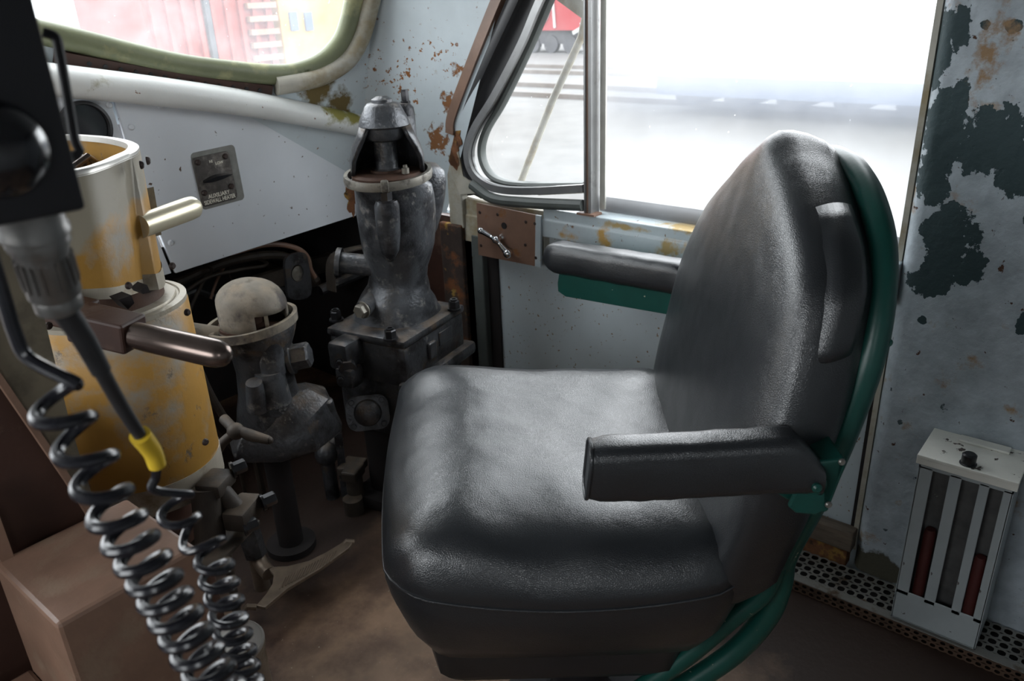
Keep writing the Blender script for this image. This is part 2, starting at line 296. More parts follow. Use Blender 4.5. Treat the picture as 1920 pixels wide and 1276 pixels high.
def lathe(bm, o, ax, prof, n=32, cap0=True, cap1=True, a0=0, a1=2 * PI):
    """prof: (radius, distance along axis)"""
    B = basis(ax); o = V(o); z = V(ax).normalized()
    rings(bm, [circ(o + z * h, None, max(r, .0004), n, B) for r, h in prof], True, cap0, cap1)
def catmull(P, sub=8, closed=False):
    P = [V(p) for p in P]; out = []; n = len(P)
    if n < 3: return P
    rng = range(n) if closed else range(n - 1)
    for i in rng:
        p1, p2 = P[i], P[(i + 1) % n]
        p0 = P[i - 1] if (closed or i > 0) else p1 * 2 - p2
        p3 = P[(i + 2) % n] if (closed or i + 2 < n) else p2 * 2 - p1
        for k in range(sub):
            t = k / sub
            out.append(.5 * ((2 * p1) + (p2 - p0) * t + (2 * p0 - 5 * p1 + 4 * p2 - p3) * t * t + (3 * p1 - p0 - 3 * p2 + p3) * t ** 3))
    if not closed: out.append(P[-1])
    return out
def sweep(bm, path, prof, closed=False, up=None, caps=True):
    """prof: list of (u, v) offsets or a function i -> list; frames are carried along the path"""
    path = [V(p) for p in path]; n = len(path); loops = []
    t0 = (path[1] - path[0]).normalized()
    u = V(up) if up is not None else (V((0, 0, 1)) if abs(t0.z) < .9 else V((1, 0, 0)))
    for i in range(n):
        a = path[i - 1] if (i > 0 or closed) else path[i]
        b = path[(i + 1) % n] if (i < n - 1 or closed) else path[i]
        t = (b - a).normalized()
        if up is not None: u = V(up)
        u = (u - t * u.dot(t)).normalized(); w = t.cross(u)
        pr = prof(i / (n - 1)) if callable(prof) else prof
        loops.append([path[i] + w * q[0] + u * q[1] for q in pr])
    rings(bm, loops, True, caps, caps, join=closed)
def disc2(r, n=12, sx=1, sy=1): return [(math.cos(2 * PI * i / n) * r * sx, math.sin(2 * PI * i / n) * r * sy) for i in range(n)]
def tube(bm, path, r, n=12, closed=False, up=None):
    if callable(r): sweep(bm, path, lambda t: disc2(r(t), n), closed, up)
    else: sweep(bm, path, disc2(r, n), closed, up)
def prism(bm, pts, d):
    d = V(d); pts = [V(p) for p in pts]
    rings(bm, [pts, [p + d for p in pts]])
def sphere(bm, c, r, sc_=(1, 1, 1), R=None, u=24, v=14):
    mat = Matrix.Translation(V(c)) @ (R or Matrix.Identity(3)).to_4x4() @ Matrix.Diagonal((r * sc_[0], r * sc_[1], r * sc_[2], 1))
    bmesh.ops.create_uvsphere(bm, u_segments=u, v_segments=v, radius=1, matrix=mat)
def hexbolt(bm, p, ax, r, h, washer=True):
    ax = V(ax).normalized(); p = V(p)
    if washer: cyl(bm, p, p + ax * h * .18, r * 1.25, n=20)
    B = basis(ax); z0 = h * .15 if washer else 0
    rings(bm, [circ(p + ax * z0, None, r, 6, B), circ(p + ax * h * .9, None, r, 6, B), circ(p + ax * h, None, r * .86, 6, B)])
def slotscrew(bm, p, ax, r, h, a=0):
    ax = V(ax).normalized(); B = basis(ax)
    rings(bm, [circ(p, None, r, 16, B), circ(V(p) + ax * h * .5, None, r * .97, 16, B), circ(V(p) + ax * h, None, r * .65, 16, B)])
    d = B @ V((math.cos(a), math.sin(a), 0)); box(bm, V(p) + ax * h * .92, (r * 1.25, r * .18, h * .3), Matrix((d, ax.cross(d), ax)).transposed())
def roundrect(w, h, r, n=5):
    out = []
    for cx, cy, a in ((w / 2 - r, h / 2 - r, 0), (-w / 2 + r, h / 2 - r, 90), (-w / 2 + r, -h / 2 + r, 180), (w / 2 - r, -h / 2 + r, 270)):
        for i in range(n + 1):
            t = math.radians(a + 90 * i / n); out.append((cx + r * math.cos(t), cy + r * math.sin(t)))
    return out
def fill_with_holes(bm, outer, holes, thick):
    """flat sheet with openings, given thickness"""
    es = []
    for lp in [outer] + holes:
        vs = [bm.verts.new(p) for p in lp]
        for i in range(len(vs)): es.append(bm.edges.new((vs[i], vs[(i + 1) % len(vs)])))
    r = bmesh.ops.triangle_fill(bm, edges=es, use_beauty=True)
    fs = [g for g in r['geom'] if isinstance(g, bmesh.types.BMFace)]
    ex = bmesh.ops.extrude_face_region(bm, geom=fs)
    bmesh.ops.translate(bm, verts=[g for g in ex['geom'] if isinstance(g, bmesh.types.BMVert)], vec=V(thick))

def set_props(o, label=None, cat=None, group=None, kind=None):
    if label: o['label'] = label
    if cat: o['category'] = cat
    if group: o['group'] = group
    if kind: o['kind'] = kind
def thing(name, loc, label, cat, group=None):
    o = bpy.data.objects.new(name, None); COL.objects.link(o); o.location = V(loc); o.empty_display_size = .05
    o['_org'] = tuple(V(loc)); set_props(o, label, cat, group); return o
def org_of(o): return V(o['_org'])
def obj(name, bm, mat, parent=None, smooth=32, label=None, cat=None, group=None, kind=None, bevel=0.0, sub=0):
    """bm holds world coordinates; the origin goes to the parent's or to the thing's own base"""
    bmesh.ops.remove_doubles(bm, verts=bm.verts, dist=1e-6)
    bmesh.ops.recalc_face_normals(bm, faces=bm.faces)
    if smooth is not None:
        ang = math.radians(smooth)
        for f in bm.faces: f.smooth = True
        for e in bm.edges:
            if len(e.link_faces) == 2: e.smooth = e.calc_face_angle(0) < ang
    me = bpy.data.meshes.new(name); 
    cs = [v.co for v in bm.verts]
    lo = V([min(c[i] for c in cs) for i in range(3)]); hi = V([max(c[i] for c in cs) for i in range(3)])
    own = V(((lo.x + hi.x) / 2, (lo.y + hi.y) / 2, lo.z)) if parent is None else V(((lo.x + hi.x) / 2, (lo.y + hi.y) / 2, (lo.z + hi.z) / 2))
    bmesh.ops.translate(bm, verts=bm.verts, vec=-own)
    bm.to_mesh(me); bm.free()
    o = bpy.data.objects.new(name, me); COL.objects.link(o); o['_org'] = tuple(own)
    me.materials.append(M[mat] if isinstance(mat, str) else mat)
    if parent is not None:
        o.parent = parent; o.location = own - org_of(parent)
    else: o.location = own
    if bevel:
        b = o.modifiers.new('bevel', 'BEVEL'); b.width = bevel; b.segments = 2; b.limit_method = 'ANGLE'; b.angle_limit = math.radians(40)
    if sub:
        s = o.modifiers.new('subdivision', 'SUBSURF'); s.levels = sub; s.render_levels = sub
    set_props(o, label, cat, group, kind)
    return o
def one(name, mat, fn, *a, **kw):
    kwargs = {k: kw.pop(k) for k in ('parent', 'smooth', 'label', 'cat', 'group', 'kind', 'bevel', 'sub') if k in kw}
    bm = bmesh.new(); fn(bm, *a, **kw)
    return obj(name, bm, mat, **kwargs)
def copy_tree(o, parent=None, delta=V((0, 0, 0))):
    c = o.copy(); COL.objects.link(c); c.parent = parent
    if parent is None: c.location = o.location + delta
    for ch in list(o.children): copy_tree(ch, c)
    return c
def NB(): return bmesh.new()
def text(name, s, size, p, R, mat, parent, ext=.0003, sx=1.0, align='CENTER'):
    cu = bpy.data.curves.new(name, 'FONT'); cu.body = s; cu.size = size; cu.extrude = ext; cu.align_x = align; cu.align_y = 'CENTER'
    cu.offset = size * .012
    tmp = bpy.data.objects.new(name + '_c', cu); COL.objects.link(tmp)
    dg = bpy.context.evaluated_depsgraph_get(); me = bpy.data.meshes.new_from_object(tmp.evaluated_get(dg))
    bpy.data.objects.remove(tmp); bpy.data.curves.remove(cu)
    bm = NB(); bm.from_mesh(me); bpy.data.meshes.remove(me)
    bmesh.ops.transform(bm, matrix=Matrix.Translation(V(p)) @ R.to_4x4() @ Matrix.Diagonal((sx, 1, 1, 1)), verts=bm.verts)
    return obj(name, bm, mat, parent, smooth=None)
# ------------------------------------------------------------------ SETTING: the cab shell
XW = 1.85            # inner face of the side wall
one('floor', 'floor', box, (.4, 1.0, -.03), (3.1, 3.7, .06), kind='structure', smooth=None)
one('ceiling', 'shell', box, (.4, .5, 2.03), (3.1, 2.9, .06), kind='structure', smooth=None)

# wall behind the camera, with an open doorway; and the far side wall with its own cab window
bm = NB(); fill_with_holes(bm, [(-1.15, -.85, 0), (1.9, -.85, 0), (1.9, -.85, 2), (-1.15, -.85, 2)],
                           [[(-1.0, -.85, 1.3), (-.5, -.85, 1.3), (-.5, -.85, 1.75), (-1.0, -.85, 1.75)]], (0, -.05, 0))
obj('wall_rear', bm, 'shell', kind='structure', smooth=None)
bm = NB(); fill_with_holes(bm, [(-1.15, -.9, 0), (-1.15, 2.85, 0), (-1.15, 2.85, 2), (-1.15, -.9, 2)],
                           [[(-1.15, .2, 1.05), (-1.15, 1.5, 1.05), (-1.15, 1.4, 1.75), (-1.15, .2, 1.75)]], (-.05, 0, 0))
obj('wall_left', bm, 'shell', kind='structure', smooth=None)
# dark bulkhead of the foot well
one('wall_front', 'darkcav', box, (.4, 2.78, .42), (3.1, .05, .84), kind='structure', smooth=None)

def WY(x, z): return 2.2 - .2 * (x - .9) - .3 * (z - 1.2)
WN = V((.2, 1, .3)).normalized(); WP = V((.9, 2.2, 1.2))
def onW(px, py, off=0.0): return on_plane(px, py, WP - WN * off, WN)
def Wp(x, z, off=0.0): return V((x, WY(x, z), z)) - WN * off

# windshield opening (inner edge of gasket), traced on the sloped windshield plane
wl = [onW(100, 66), onW(310, 116), onW(420, 132), onW(520, 140), onW(570, 132), onW(610, 112), onW(640, 78), onW(655, 40), onW(664, 0)]
d_up = (wl[-1] - wl[-2]).normalized()
wl += [wl[-1] + d_up * .12, wl[-1] + d_up * .24]
pe = wl[-1]
wl += [Wp(pe.x - .02, 1.78), Wp(pe.x - .10, 1.83), Wp(1.0, 1.84), Wp(.42, 1.84), Wp(.36, 1.80), Wp(.36, 1.60), Wp(.42, 1.545), Wp(.55, 1.50)]
wloop = catmull(wl, 6, closed=True)
# sheet around the windshield (and the other windshield's opening beyond the centre post)
outer = [Wp(-1.15, 1.25), Wp(.4, 1.25), Wp(.9, 1.20), Wp(1.3, 1.12), Wp(1.6, .95), Wp(1.745, .9), Wp(1.745, 2.0), Wp(-1.15, 2.0)]
hole2 = [Wp(-.95, 1.33), Wp(.2, 1.42), Wp(.2, 1.86), Wp(-.95, 1.86)]
bm = NB(); fill_with_holes(bm, outer, [wloop, hole2], WN * .03)
# corner sheet: bends from the windshield plane round to the side wall
NZ, NU = 14, 12
def edgeR(z): return V((XW, 1.745 - .42 * (z - .98), z))
loops = []
for j in range(NZ + 1):
    z = .80 + 1.2 * j / NZ
    a = Wp(1.745, z); c = edgeR(z); b = V((1.835, (a.y * .62 + c.y * .38), z))
    loops.append([a * (1 - t) ** 2 + b * 2 * t * (1 - t) + c * t * t for t in [i / NU for i in range(NU + 1)]])
rings(bm, loops, closed=False)
obj('wall_front_upper', bm, 'panel_rust', kind='structure', smooth=50)

# windshield: glass, green gasket, painted outer trim ring
bm = NB(); vs = [bm.verts.new(p + WN * .012) for p in wloop]; bm.faces.new(vs)
win1 = obj('window_1', bm, 'glass_wind', kind='structure', smooth=None)
bm = NB(); sweep(bm, wloop, disc2(.030, 14, 1.0, .8), closed=True, up=WN); obj('gasket', bm, 'gasket', win1, label='mossy green rubber gasket')
# grey outer trim round the outboard half of the opening only
tl = [onW(516, 159, .012), onW(560, 152, .012), onW(605, 140, .012), onW(650, 112, .012), onW(676, 70, .012), onW(690, 20, .012), onW(700, -25, .012), onW(715, -120, .012)]
bm = NB(); sweep(bm, catmull(tl, 6), disc2(.030, 14, 1.0, .9), up=WN); obj('window_trim', bm, 'trimgrey', win1, label='rounded grey trim round the corner')
# perforated dark defroster strip under the gasket
dl = catmull([onW(100, 103, .0), onW(250, 130, .0), onW(380, 152, .0), onW(505, 167, .0)], 10)
bm = NB(); sweep(bm, dl, [(-.016, -.02), (.016, -.02), (.016, .012), (-.016, .012)], up=WN)
obj('defroster_strip', bm, 'browndark', win1)
bm = NB()
for i in range(4, len(dl) - 2, 2):
    p = dl[i] - WN * .008
    cyl(bm, p, p - WN * .015, .006, n=8)
obj('strip_studs', bm, 'rubber', win1)

# rounded ledge under the windshield
rp = catmull([on_y(-200, 118, 2.13), on_y(120, 152, 2.10), on_y(300, 172, 2.085), on_y(450, 192, 2.075), on_y(560, 212, 2.065), on_y(690, 238, 2.06)], 8)
bm = NB(); sweep(bm, rp, lambda t: [(q[0] * (1.0 - .15 * t), q[1] * (1.0 - .15 * t)) for q in disc2(.040, 18, 1, 1.0)])
# shelf strip that fills between ledge and windshield sheet
shelf = [[p + V((0, .02, .012)), V((p.x, WY(p.x, p.z + .02) + .01, p.z + .02))] for p in rp]
rings(bm, shelf, closed=False)
obj('trim_ledge', bm, 'roll', kind='structure', smooth=60)

# dash: two flat painted panels under the ledge, sharp bottom edge
PY = 2.12
P_ = lambda px, py: on_y(px, py, PY)
dash = thing('dash_panel', P_(495, 458), 'flat pale blue-grey metal dash panel under the windshield ledge', 'panel')
def sheet(bm, pts, n, th=.012): prism(bm, pts, V(n) * th)
bl = P_(330, 512); br = P_(668, 404)
one('panel_sheet', 'panel', sheet, [P_(212, 178), P_(672, 236), br, bl, P_(255, 330)], (0, 1, 0), parent=dash, smooth=None, bevel=.002)
for px, py in ((246, 238), (320, 455), (560, 235), (300, 198)):
    one('screw', 'panel', slotscrew, P_(px, py), (0, -1, 0), .0085, .005, a=.7, parent=dash)
bm = NB()
for k in range(26):
    a = 2 * PI * k / 26; 
p0 = P_(668, 372)
pts = []
for k in range(30):
    a = 2 * PI * k / 30; r = 1 + .28 * math.sin(3 * a + 1) + .2 * math.sin(7 * a) + random.uniform(-.12, .12)
    pts.append(p0 + V((-.018 + .03 * math.cos(a) * r, -.0015, .005 + .046 * math.sin(a) * r)))
prism(bm, pts, (0, .001, 0)); obj('rust_patch', bm, 'rust', dash, smooth=None, label='orange-brown rust patch')
gp = thing('gauge_panel', P_(150, 260), 'blue-grey dash panel with a round black gauge opening behind the yellow drum', 'panel')
one('panel_sheet', 'panel', sheet, [P_(20, 158), P_(204, 177), P_(252, 335), P_(322, 512), P_(60, 590)], (0, 1, 0), parent=gp, smooth=None, bevel=.002)
gc = P_(158, 240) + V((0, -.002, 0))
one('gauge_ring', 'rubber', lathe, gc, (0, -1, 0), [(.066, 0), (.066, .010), (.058, .013), (.056, .004)], n=40, cap1=False, parent=gp)
one('gauge_face', 'gloss', lathe, gc, (0, -1, 0), [(.057, 0), (.057, .003)], n=40, parent=gp)
one('screw', 'panel', slotscrew, P_(205, 197), (0, -1, 0), .0085, .005, a=.2, parent=gp)
# top of the foot well and dark ceiling of the recess (behind the dash sheets)
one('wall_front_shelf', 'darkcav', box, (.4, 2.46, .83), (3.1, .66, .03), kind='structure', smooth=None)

# heater switch on the dash
sw = thing('heater_switch', P_(398, 335), 'small worn black heater switch plate screwed to the blue-grey dash', 'switch')
sR = Matrix(((1, 0, 0), (0, 0, -1), (0, 1, 0)))          # local x right, y up, z towards the cab
sR = sR @ Matrix.Rotation(math.radians(1.5), 3, 'Z')
sc_ = (P_(351, 293) + P_(431, 283) + P_(443, 371) + P_(382, 390)) / 4 + V((0, -.0015, 0))
sw_w = (P_(351, 297) - P_(419, 281)).length; sw_h = (P_(351, 297) - P_(376, 388)).length
def rrp(bm, c, R, w, h, r, d): 
    lp = [V(c) + R @ V((x, y, 0)) for x, y in roundrect(w, h, r)]
    rings(bm, [lp, [p + R @ V((0, 0, d)) for p in lp]])
one('paint_scrape', 'scuff', rrp, sc_ + sR @ V((.012, .002, -.0012)), sR, sw_w * 1.22, sw_h * 1.16, .012, .0008, parent=sw, smooth=None, label='scraped bare patch round the plate')
one('plate', 'switchplate', rrp, sc_, sR, sw_w, sw_h, .010, .004, parent=sw, bevel=.001)
for sx in (-1, 1):
    for sy in (-1, 1):
        yy = sy * sw_h * .40 if sy > 0 else -sw_h * .22
        one('screw', 'screwdark', slotscrew, sc_ + sR @ V((sx * sw_w * .38, yy, .004)), sR @ V((0, 0, 1)), .0085, .006, a=1.3 + sx, parent=sw)
bm = NB(); lv = []
for t in [i / 12 for i in range(13)]:
    w = .0085 * math.sin(PI * min(1, max(.05, t * .9 + .08))) + .001
    p = sc_ + sR @ V((-.040 + .082 * t, .000 + .006 * t, .004)); lv.append([p + sR @ V((0, -w, 0)), p + sR @ V((0, w, 0)), p + sR @ V((0, w * .6, .014 + .006 * t)), p + sR @ V((0, -w * .6, .014 + .006 * t))])
rings(bm, lv); kn = obj('pointer_knob', bm, 'gloss', sw, smooth=50)
one('pointer_tip', 'letter', box, sc_ + sR @ V((.034, .006, .021)), (.012, .002, .001), sR, parent=kn, smooth=None)
text('lettering', 'AUXILIARY', .0165, sc_ + sR @ V((0, -sw_h * .325, .0043)), sR, 'letter', sw, sx=.85)
text('lettering', 'SIDEWALL HEATER', .0165, sc_ + sR @ V((0, -sw_h * .43, .0043)), sR, 'letter', sw, sx=.72)
text('lettering', 'HI', .011, sc_ + sR @ V((-.004, sw_h * .36, .0043)), sR, 'letter', sw)
text('lettering', 'LOW', .011, sc_ + sR @ V((.021, sw_h * .30, .0043)), sR, 'letter', sw)

# ------------------------------------------------------------------ side wall, sill, windows
X_ = lambda px, py, x=XW: on_x(px, py, x)
Y0, Y1 = .425, 1.72
ZS = .867
one('wall_right_lower', 'wall_specks', box, (XW + .045, .9, .37), (.02, 2.05, .86), kind='structure', smooth=None)
# the wall above the windows
bm = NB(); box(bm, (XW + .03, .75, 1.9), (.06, 3.2, .22)); obj('wall_right_upper', bm, 'shell', kind='structure', smooth=None)
# the sill: a folded rail along the window
bm = NB(); prof = [(0, 0), (.0, -.03), (-.006, -.033), (-.006, -.085), (.03, -.09), (.03, -.02), (.085, -.02), (.085, 0)]
yA, yB = Y0, X_(1018, 400).y
rings(bm, [[V((XW + a, y, ZS + b)) for a, b in prof] for y in (yA, yB)])
obj('trim_sill', bm, 'sill', kind='structure', smooth=None, bevel=.004)
bm = NB(); rings(bm, [[V((XW + .012 + a, y, ZS - .012 + b)) for a, b in [(0, 0), (0, -.05), (-.004, -.053), (-.004, -.14), (.03, -.14), (.03, -.02), (.08, -.02), (.08, 0)]] for y in (yB + .004, 1.78)])
obj('trim_sill_forward', bm, 'trimgrey', kind='structure', smooth=None, bevel=.003)
for px, py in ((1078, 440), (1093, 447), (1100, 447), (1185, 455), (1290, 480), (1195, 460)):
    pass
# narrow flanged post ahead of the lower wall and the dark gap behind it
bm = NB(); box(bm, (XW + .03, 1.70, .37), (.05, .045, .74)); obj('trim_post', bm, 'rubbergrey', kind='structure', smooth=None, bevel=.004)
bm = NB(); box(bm, (XW + .033, 1.655, .37), (.01, .045, .74)); obj('trim_gap', bm, 'darkcav', kind='structure', smooth=None)
# rusty corner post behind the brake valve
bm = NB(); box(bm, (XW + .015, 1.80, .385), (.05, .10, .77)); obj('trim_corner_post', bm, 'rustpost', kind='structure', smooth=None, bevel=.006)
bm = NB(); box(bm, (XW + .012, 1.775, .89), (.03, .06, .26)); obj('trim_corner_strip', bm, 'trimgrey', kind='structure', smooth=None, bevel=.004)
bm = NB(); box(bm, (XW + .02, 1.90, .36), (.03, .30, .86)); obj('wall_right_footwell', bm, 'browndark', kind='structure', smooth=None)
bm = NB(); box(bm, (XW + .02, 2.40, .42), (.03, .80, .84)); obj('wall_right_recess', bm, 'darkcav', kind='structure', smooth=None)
bm = NB(); pp = []
for k in range(46):
    a = 2 * PI * k / 46; r = 1 + .3 * math.sin(2 * a + 1) + .22 * math.sin(5 * a) + random.uniform(-.15, .15)
    pp.append((math.cos(a) * r, math.sin(a) * r))
e = X_(836, 250, 1.838); 
rings(bm, [[V((XW - .004, e.y + .005 + .055 * q[0] + .01, e.z - .03 + .075 * q[1])) for q in pp], [V((XW + .01, e.y + .005 + .055 * q[0] + .01, e.z - .03 + .075 * q[1])) for q in pp]])
obj('trim_rust_seam', bm, 'rust', kind='structure', smooth=None)

# quarter window: slanting channel frame, seals, glass and mullion
def edgepath(pts, x, sub=7): return catmull([X_(px, py, x) for px, py in pts], sub)
fr = [(1046, -60), (1012, 10), (980, 85), (930, 180), (893, 240), (879, 285), (890, 325), (925, 350), (985, 357), (1097, 352)]
fp = edgepath(fr, XW + .015)
q = 1.262
win2 = None
bm = NB()
gl = [X_(px, py, XW + .05) for px, py in fr]
mull_y = X_(1106, 200, XW + .02).y
topz = 1.79
gl = catmull(gl, 5)
g0 = gl[0]; lead = (gl[0] - gl[4]).normalized()
gtop = g0 + lead * ((topz - g0.z) / lead.z)
poly = [V((XW + .05, mull_y, topz)), V((XW + .05, gtop.y, topz))] + gl + [V((XW + .05, mull_y, gl[-1].z))]
vs = [bm.verts.new(p) for p in poly]; bm.faces.new(vs)
win2 = obj('window_2', bm, 'glass_quarter', kind='structure', smooth=None)
top_ext = [fp[0] + (fp[0] - fp[4]).normalized() * .42]
C_prof = [(-.011, -.014), (.011, -.014), (.011, -.002), (.006, .0), (.011, .003), (.011, .016), (-.011, .016), (-.011, .003), (-.006, 0), (-.011, -.002)]
bm = NB(); sweep(bm, top_ext + fp, C_prof, up=(1, 0, 0)); obj('window_frame', bm, 'alu', win2, smooth=40, label='curved grey metal frame')
ip = edgepath([(1056, -60), (1022, 22), (990, 95), (944, 190), (912, 245), (903, 285), (914, 320), (940, 339), (990, 346), (1097, 346)], XW + .035)
bm = NB(); sweep(bm, [ip[0] + (ip[0] - ip[4]).normalized() * .40] + ip, disc2(.010, 8, 1, 1.8), up=(1, 0, 0)); obj('inner_seal', bm, 'rubbergrey', win2)
sp = edgepath([(985, -40), (955, 25), (915, 110), (873, 205), (860, 255), (862, 305), (880, 345), (905, 362)], XW + .01)
bm = NB(); sweep(bm, [sp[0] + (sp[0] - sp[4]).normalized() * .40] + sp, disc2(.013, 8, 1.6, 1.0), up=(1, 0, 0)); obj('outer_seal', bm, 'rubber', win2)
bp_ = edgepath([(950, -40), (925, 20), (885, 120), (850, 215), (846, 250)], XW - .002)
bm = NB(); sweep(bm, [bp_[0] + (bp_[0] - bp_[4]).normalized() * .40] + bp_, [(-.016, -.01), (.016, -.01), (.016, .014), (-.016, .014)], up=(1, 0, 0)); obj('pillar_strip', bm, 'brownpaint', win2, label='worn brown pillar strip')
up_ = (X_(985, -40, XW + .03) - X_(935, 65, XW + .03)).normalized() * .42
jp = [X_(px, py, XW + .03) for px, py in ((930, -40), (905, 40), (845, 200), (830, 262), (840, 335), (868, 368), (925, 362), (890, 330), (876, 285), (890, 237), (928, 175), (1040, -60))]
one('pillar_backing', 'rubber', prism, [jp[0] + up_] + jp + [jp[-1] + up_], (.015, 0, 0), parent=win2, smooth=None)
lp_ = [X_(px, py, XW - .004) for px, py in ((836, 262), (852, 252), (868, 330), (905, 362), (862, 364), (848, 330))]
one('corner_plate', 'trimgrey', prism, lp_, (.012, 0, 0), parent=win2, smooth=None)
dp = edgepath([(885, 345), (925, 372), (990, 380), (1093, 385)], XW + .0)
bm = NB(); sweep(bm, dp, disc2(.020, 10, .85, .8), up=(1, 0, 0)); obj('loose_seal', bm, 'rubbergrey', win2, label='loose hanging grey rubber strip')
cv = [X_(px, py, XW + .05) for px, py in ((985, 357), (1097, 352), (1097, 362), (1010, 366))]
one('bottom_strip', 'trimgrey', prism, cv, (.008, 0, 0), parent=win2, smooth=None)
# mullion
my = mull_y; mw = .030
bm = NB(); prof = [(-mw / 2, 0), (-mw / 2 + .006, -.012), (-.004, -.012), (-.002, -.004), (.004, -.004), (.006, -.012), (mw / 2, -.012), (mw / 2, .03), (-mw / 2, .03)]
rings(bm, [[V((XW + .015 + b, my - a, z)) for a, b in prof] for z in (ZS + .002, 1.79)]); obj('mullion', bm, 'alu', win2, smooth=None, label='upright grey metal mullion')
one('mullion_core', 'brownpaint', box, (XW + .012, my + .001, 1.33), (.008, .007, .92), parent=win2, smooth=None)
one('mullion_foot', 'brownplate', box, (XW + .012, my - .003, ZS + .003), (.04, .06, .006), parent=win2, smooth=None)
# sliding side window
bm = NB(); x = XW + .045
vs = [bm.verts.new(p) for p in (V((x, Y0 - .03, ZS - .01)), V((x, my, ZS - .01)), V((x, my, 1.79)), V((x, Y0 - .03, 1.79)))]; bm.faces.new(vs)
win3 = obj('window_3', bm, 'glass_slide', kind='structure', smooth=None)
one('bottom_rail', 'rubber', box, (XW + .075, (Y0 + my) / 2, ZS + .015), (.012, my - Y0, .055), parent=win3, smooth=None)
one('edge_strip', 'alulight', box, (x - .004, my - .030, 1.33), (.006, .018, .90), parent=win3, smooth=None)
# slanting rod outside the quarter window with the bracket at its top
rd = thing('mirror_arm', X_(975, 345, XW + .10), 'pale grey slanting rod outside the quarter window', 'rod')
one('rod', 'trimgrey', tube, [X_(972, 352, XW + .10), X_(1035, 190, XW + .10), X_(1090, 70, XW + .10), X_(1100, 20, XW + .10)], .011, parent=rd)
one('bracket', 'trimgrey', prism, [X_(px, py, XW + .09) for px, py in ((1030, -10), (1098, 40), (1105, 20), (1105, -40))], (.03, 0, 0), parent=rd, smooth=None)

# aft pillar with peeling paint: rounded forward edge
bm = NB(); prof = []
rr = .035
for i in range(9):
    a = PI / 2 * i / 8; prof.append((XW + rr - rr * math.sin(a), Y0 - rr + rr * math.cos(a)))
prof = [(XW + .10, Y0)] + prof + [(XW, -.9), (XW + .10, -.9)]
ZN = [0.03 + 1.97 * i / 20 for i in range(21)]
rings(bm, [[V((a, b, z)) for a, b in prof] for z in ZN]); obj('wall_right_pillar', bm, 'peel', kind='structure', smooth=40)
# edge strip along the pillar and dark gap below sill height
one('trim_pillar', 'trimgrey', box, (XW + .04, Y0 + .008, 1.03), (.03, .012, 1.92), kind='structure', smooth=None)
one('trim_pillar_gap', 'darkcav', box, (XW + .033, Y0 + .018, .43), (.01, .010, .70), kind='structure', smooth=None)
# ------------------------------------------------------------------ THE SEAT
SF = V((-.632, .775, 0)).normalized(); SR = V((SF.y, -SF.x, 0)); SO = V((.976, .387, 0))
def S(a, b, z): return SO + SF * a + SR * b + V((0, 0, z))
def on_b(px, py, b):
    r = ray(px, py); t = (b - (CAM - SO).dot(SR)) / r.dot(SR); return CAM + r * t
SM = Matrix((SF, SR, V((0, 0, 1)))).transposed()
seat = thing('engineer_seat', S(.22, .31, 0), 'black vinyl engineer seat with rounded back on a dark green tube frame', 'seat')
# cushion
def srect(inset, n=96, A0=-.03, A1=.585, B0=-.01, B1=.66, r=.075):
    w, h = A1 - A0 - 2 * inset, B1 - B0 - 2 * inset
    r = max(.02, r - inset * .5); r = min(r, w / 2 - .001, h / 2 - .001)
    pts = roundrect(w, h, r, 8); cx, cy = (A0 + A1) / 2, (B0 + B1) / 2
    out = []
    # resample evenly
    P = [V((x, y, 0)) for x, y in pts]; P.append(P[0]); L = [0]
    for i in range(1, len(P)): L.append(L[-1] + (P[i] - P[i - 1]).length)
    j = 0
    for k in range(n):
        d = L[-1] * k / n
        while L[j + 1] < d: j += 1
        t = (d - L[j]) / max(1e-9, L[j + 1] - L[j]); p = P[j].lerp(P[j + 1], t); out.append((cx + p.x, cy + p.y))
    return out
def bulge(a, b):
    # the sides of the cushion swell outwards between the corners
    return a, b
def cush_pt(a, b, z, k):
    ta = (a - .26) / .30; tb = (b - .325) / .335
    a += (a / .585) * (-.036 + .060 * (b / .65))
    sw = .022 * k
    if abs(tb) > .55: b += sw * math.copysign(max(0, 1 - ta * ta), tb) * min(1, (abs(tb) - .55) / .3)
    if abs(ta) > .55: a += sw * .9 * math.copysign(max(0, 1 - tb * tb), ta) * min(1, (abs(ta) - .55) / .3)
    return S(a, b, z)
lv = [(.085, .395, .2), (.055, .415, .4), (.028, .470, .7), (.006, .54, .9), (.0, .580, 1), (.002, .594, 1), (.0, .600, 1), (.003, .618, 1), (.012, .638, .95), (.028, .655, .85), (.050, .668, .7), (.080, .677, .5), (.115, .683, .3), (.155, .687, .1), (.20, .688, 0), (.25, .687, 0), (.285, .686, 0)]
loops = []
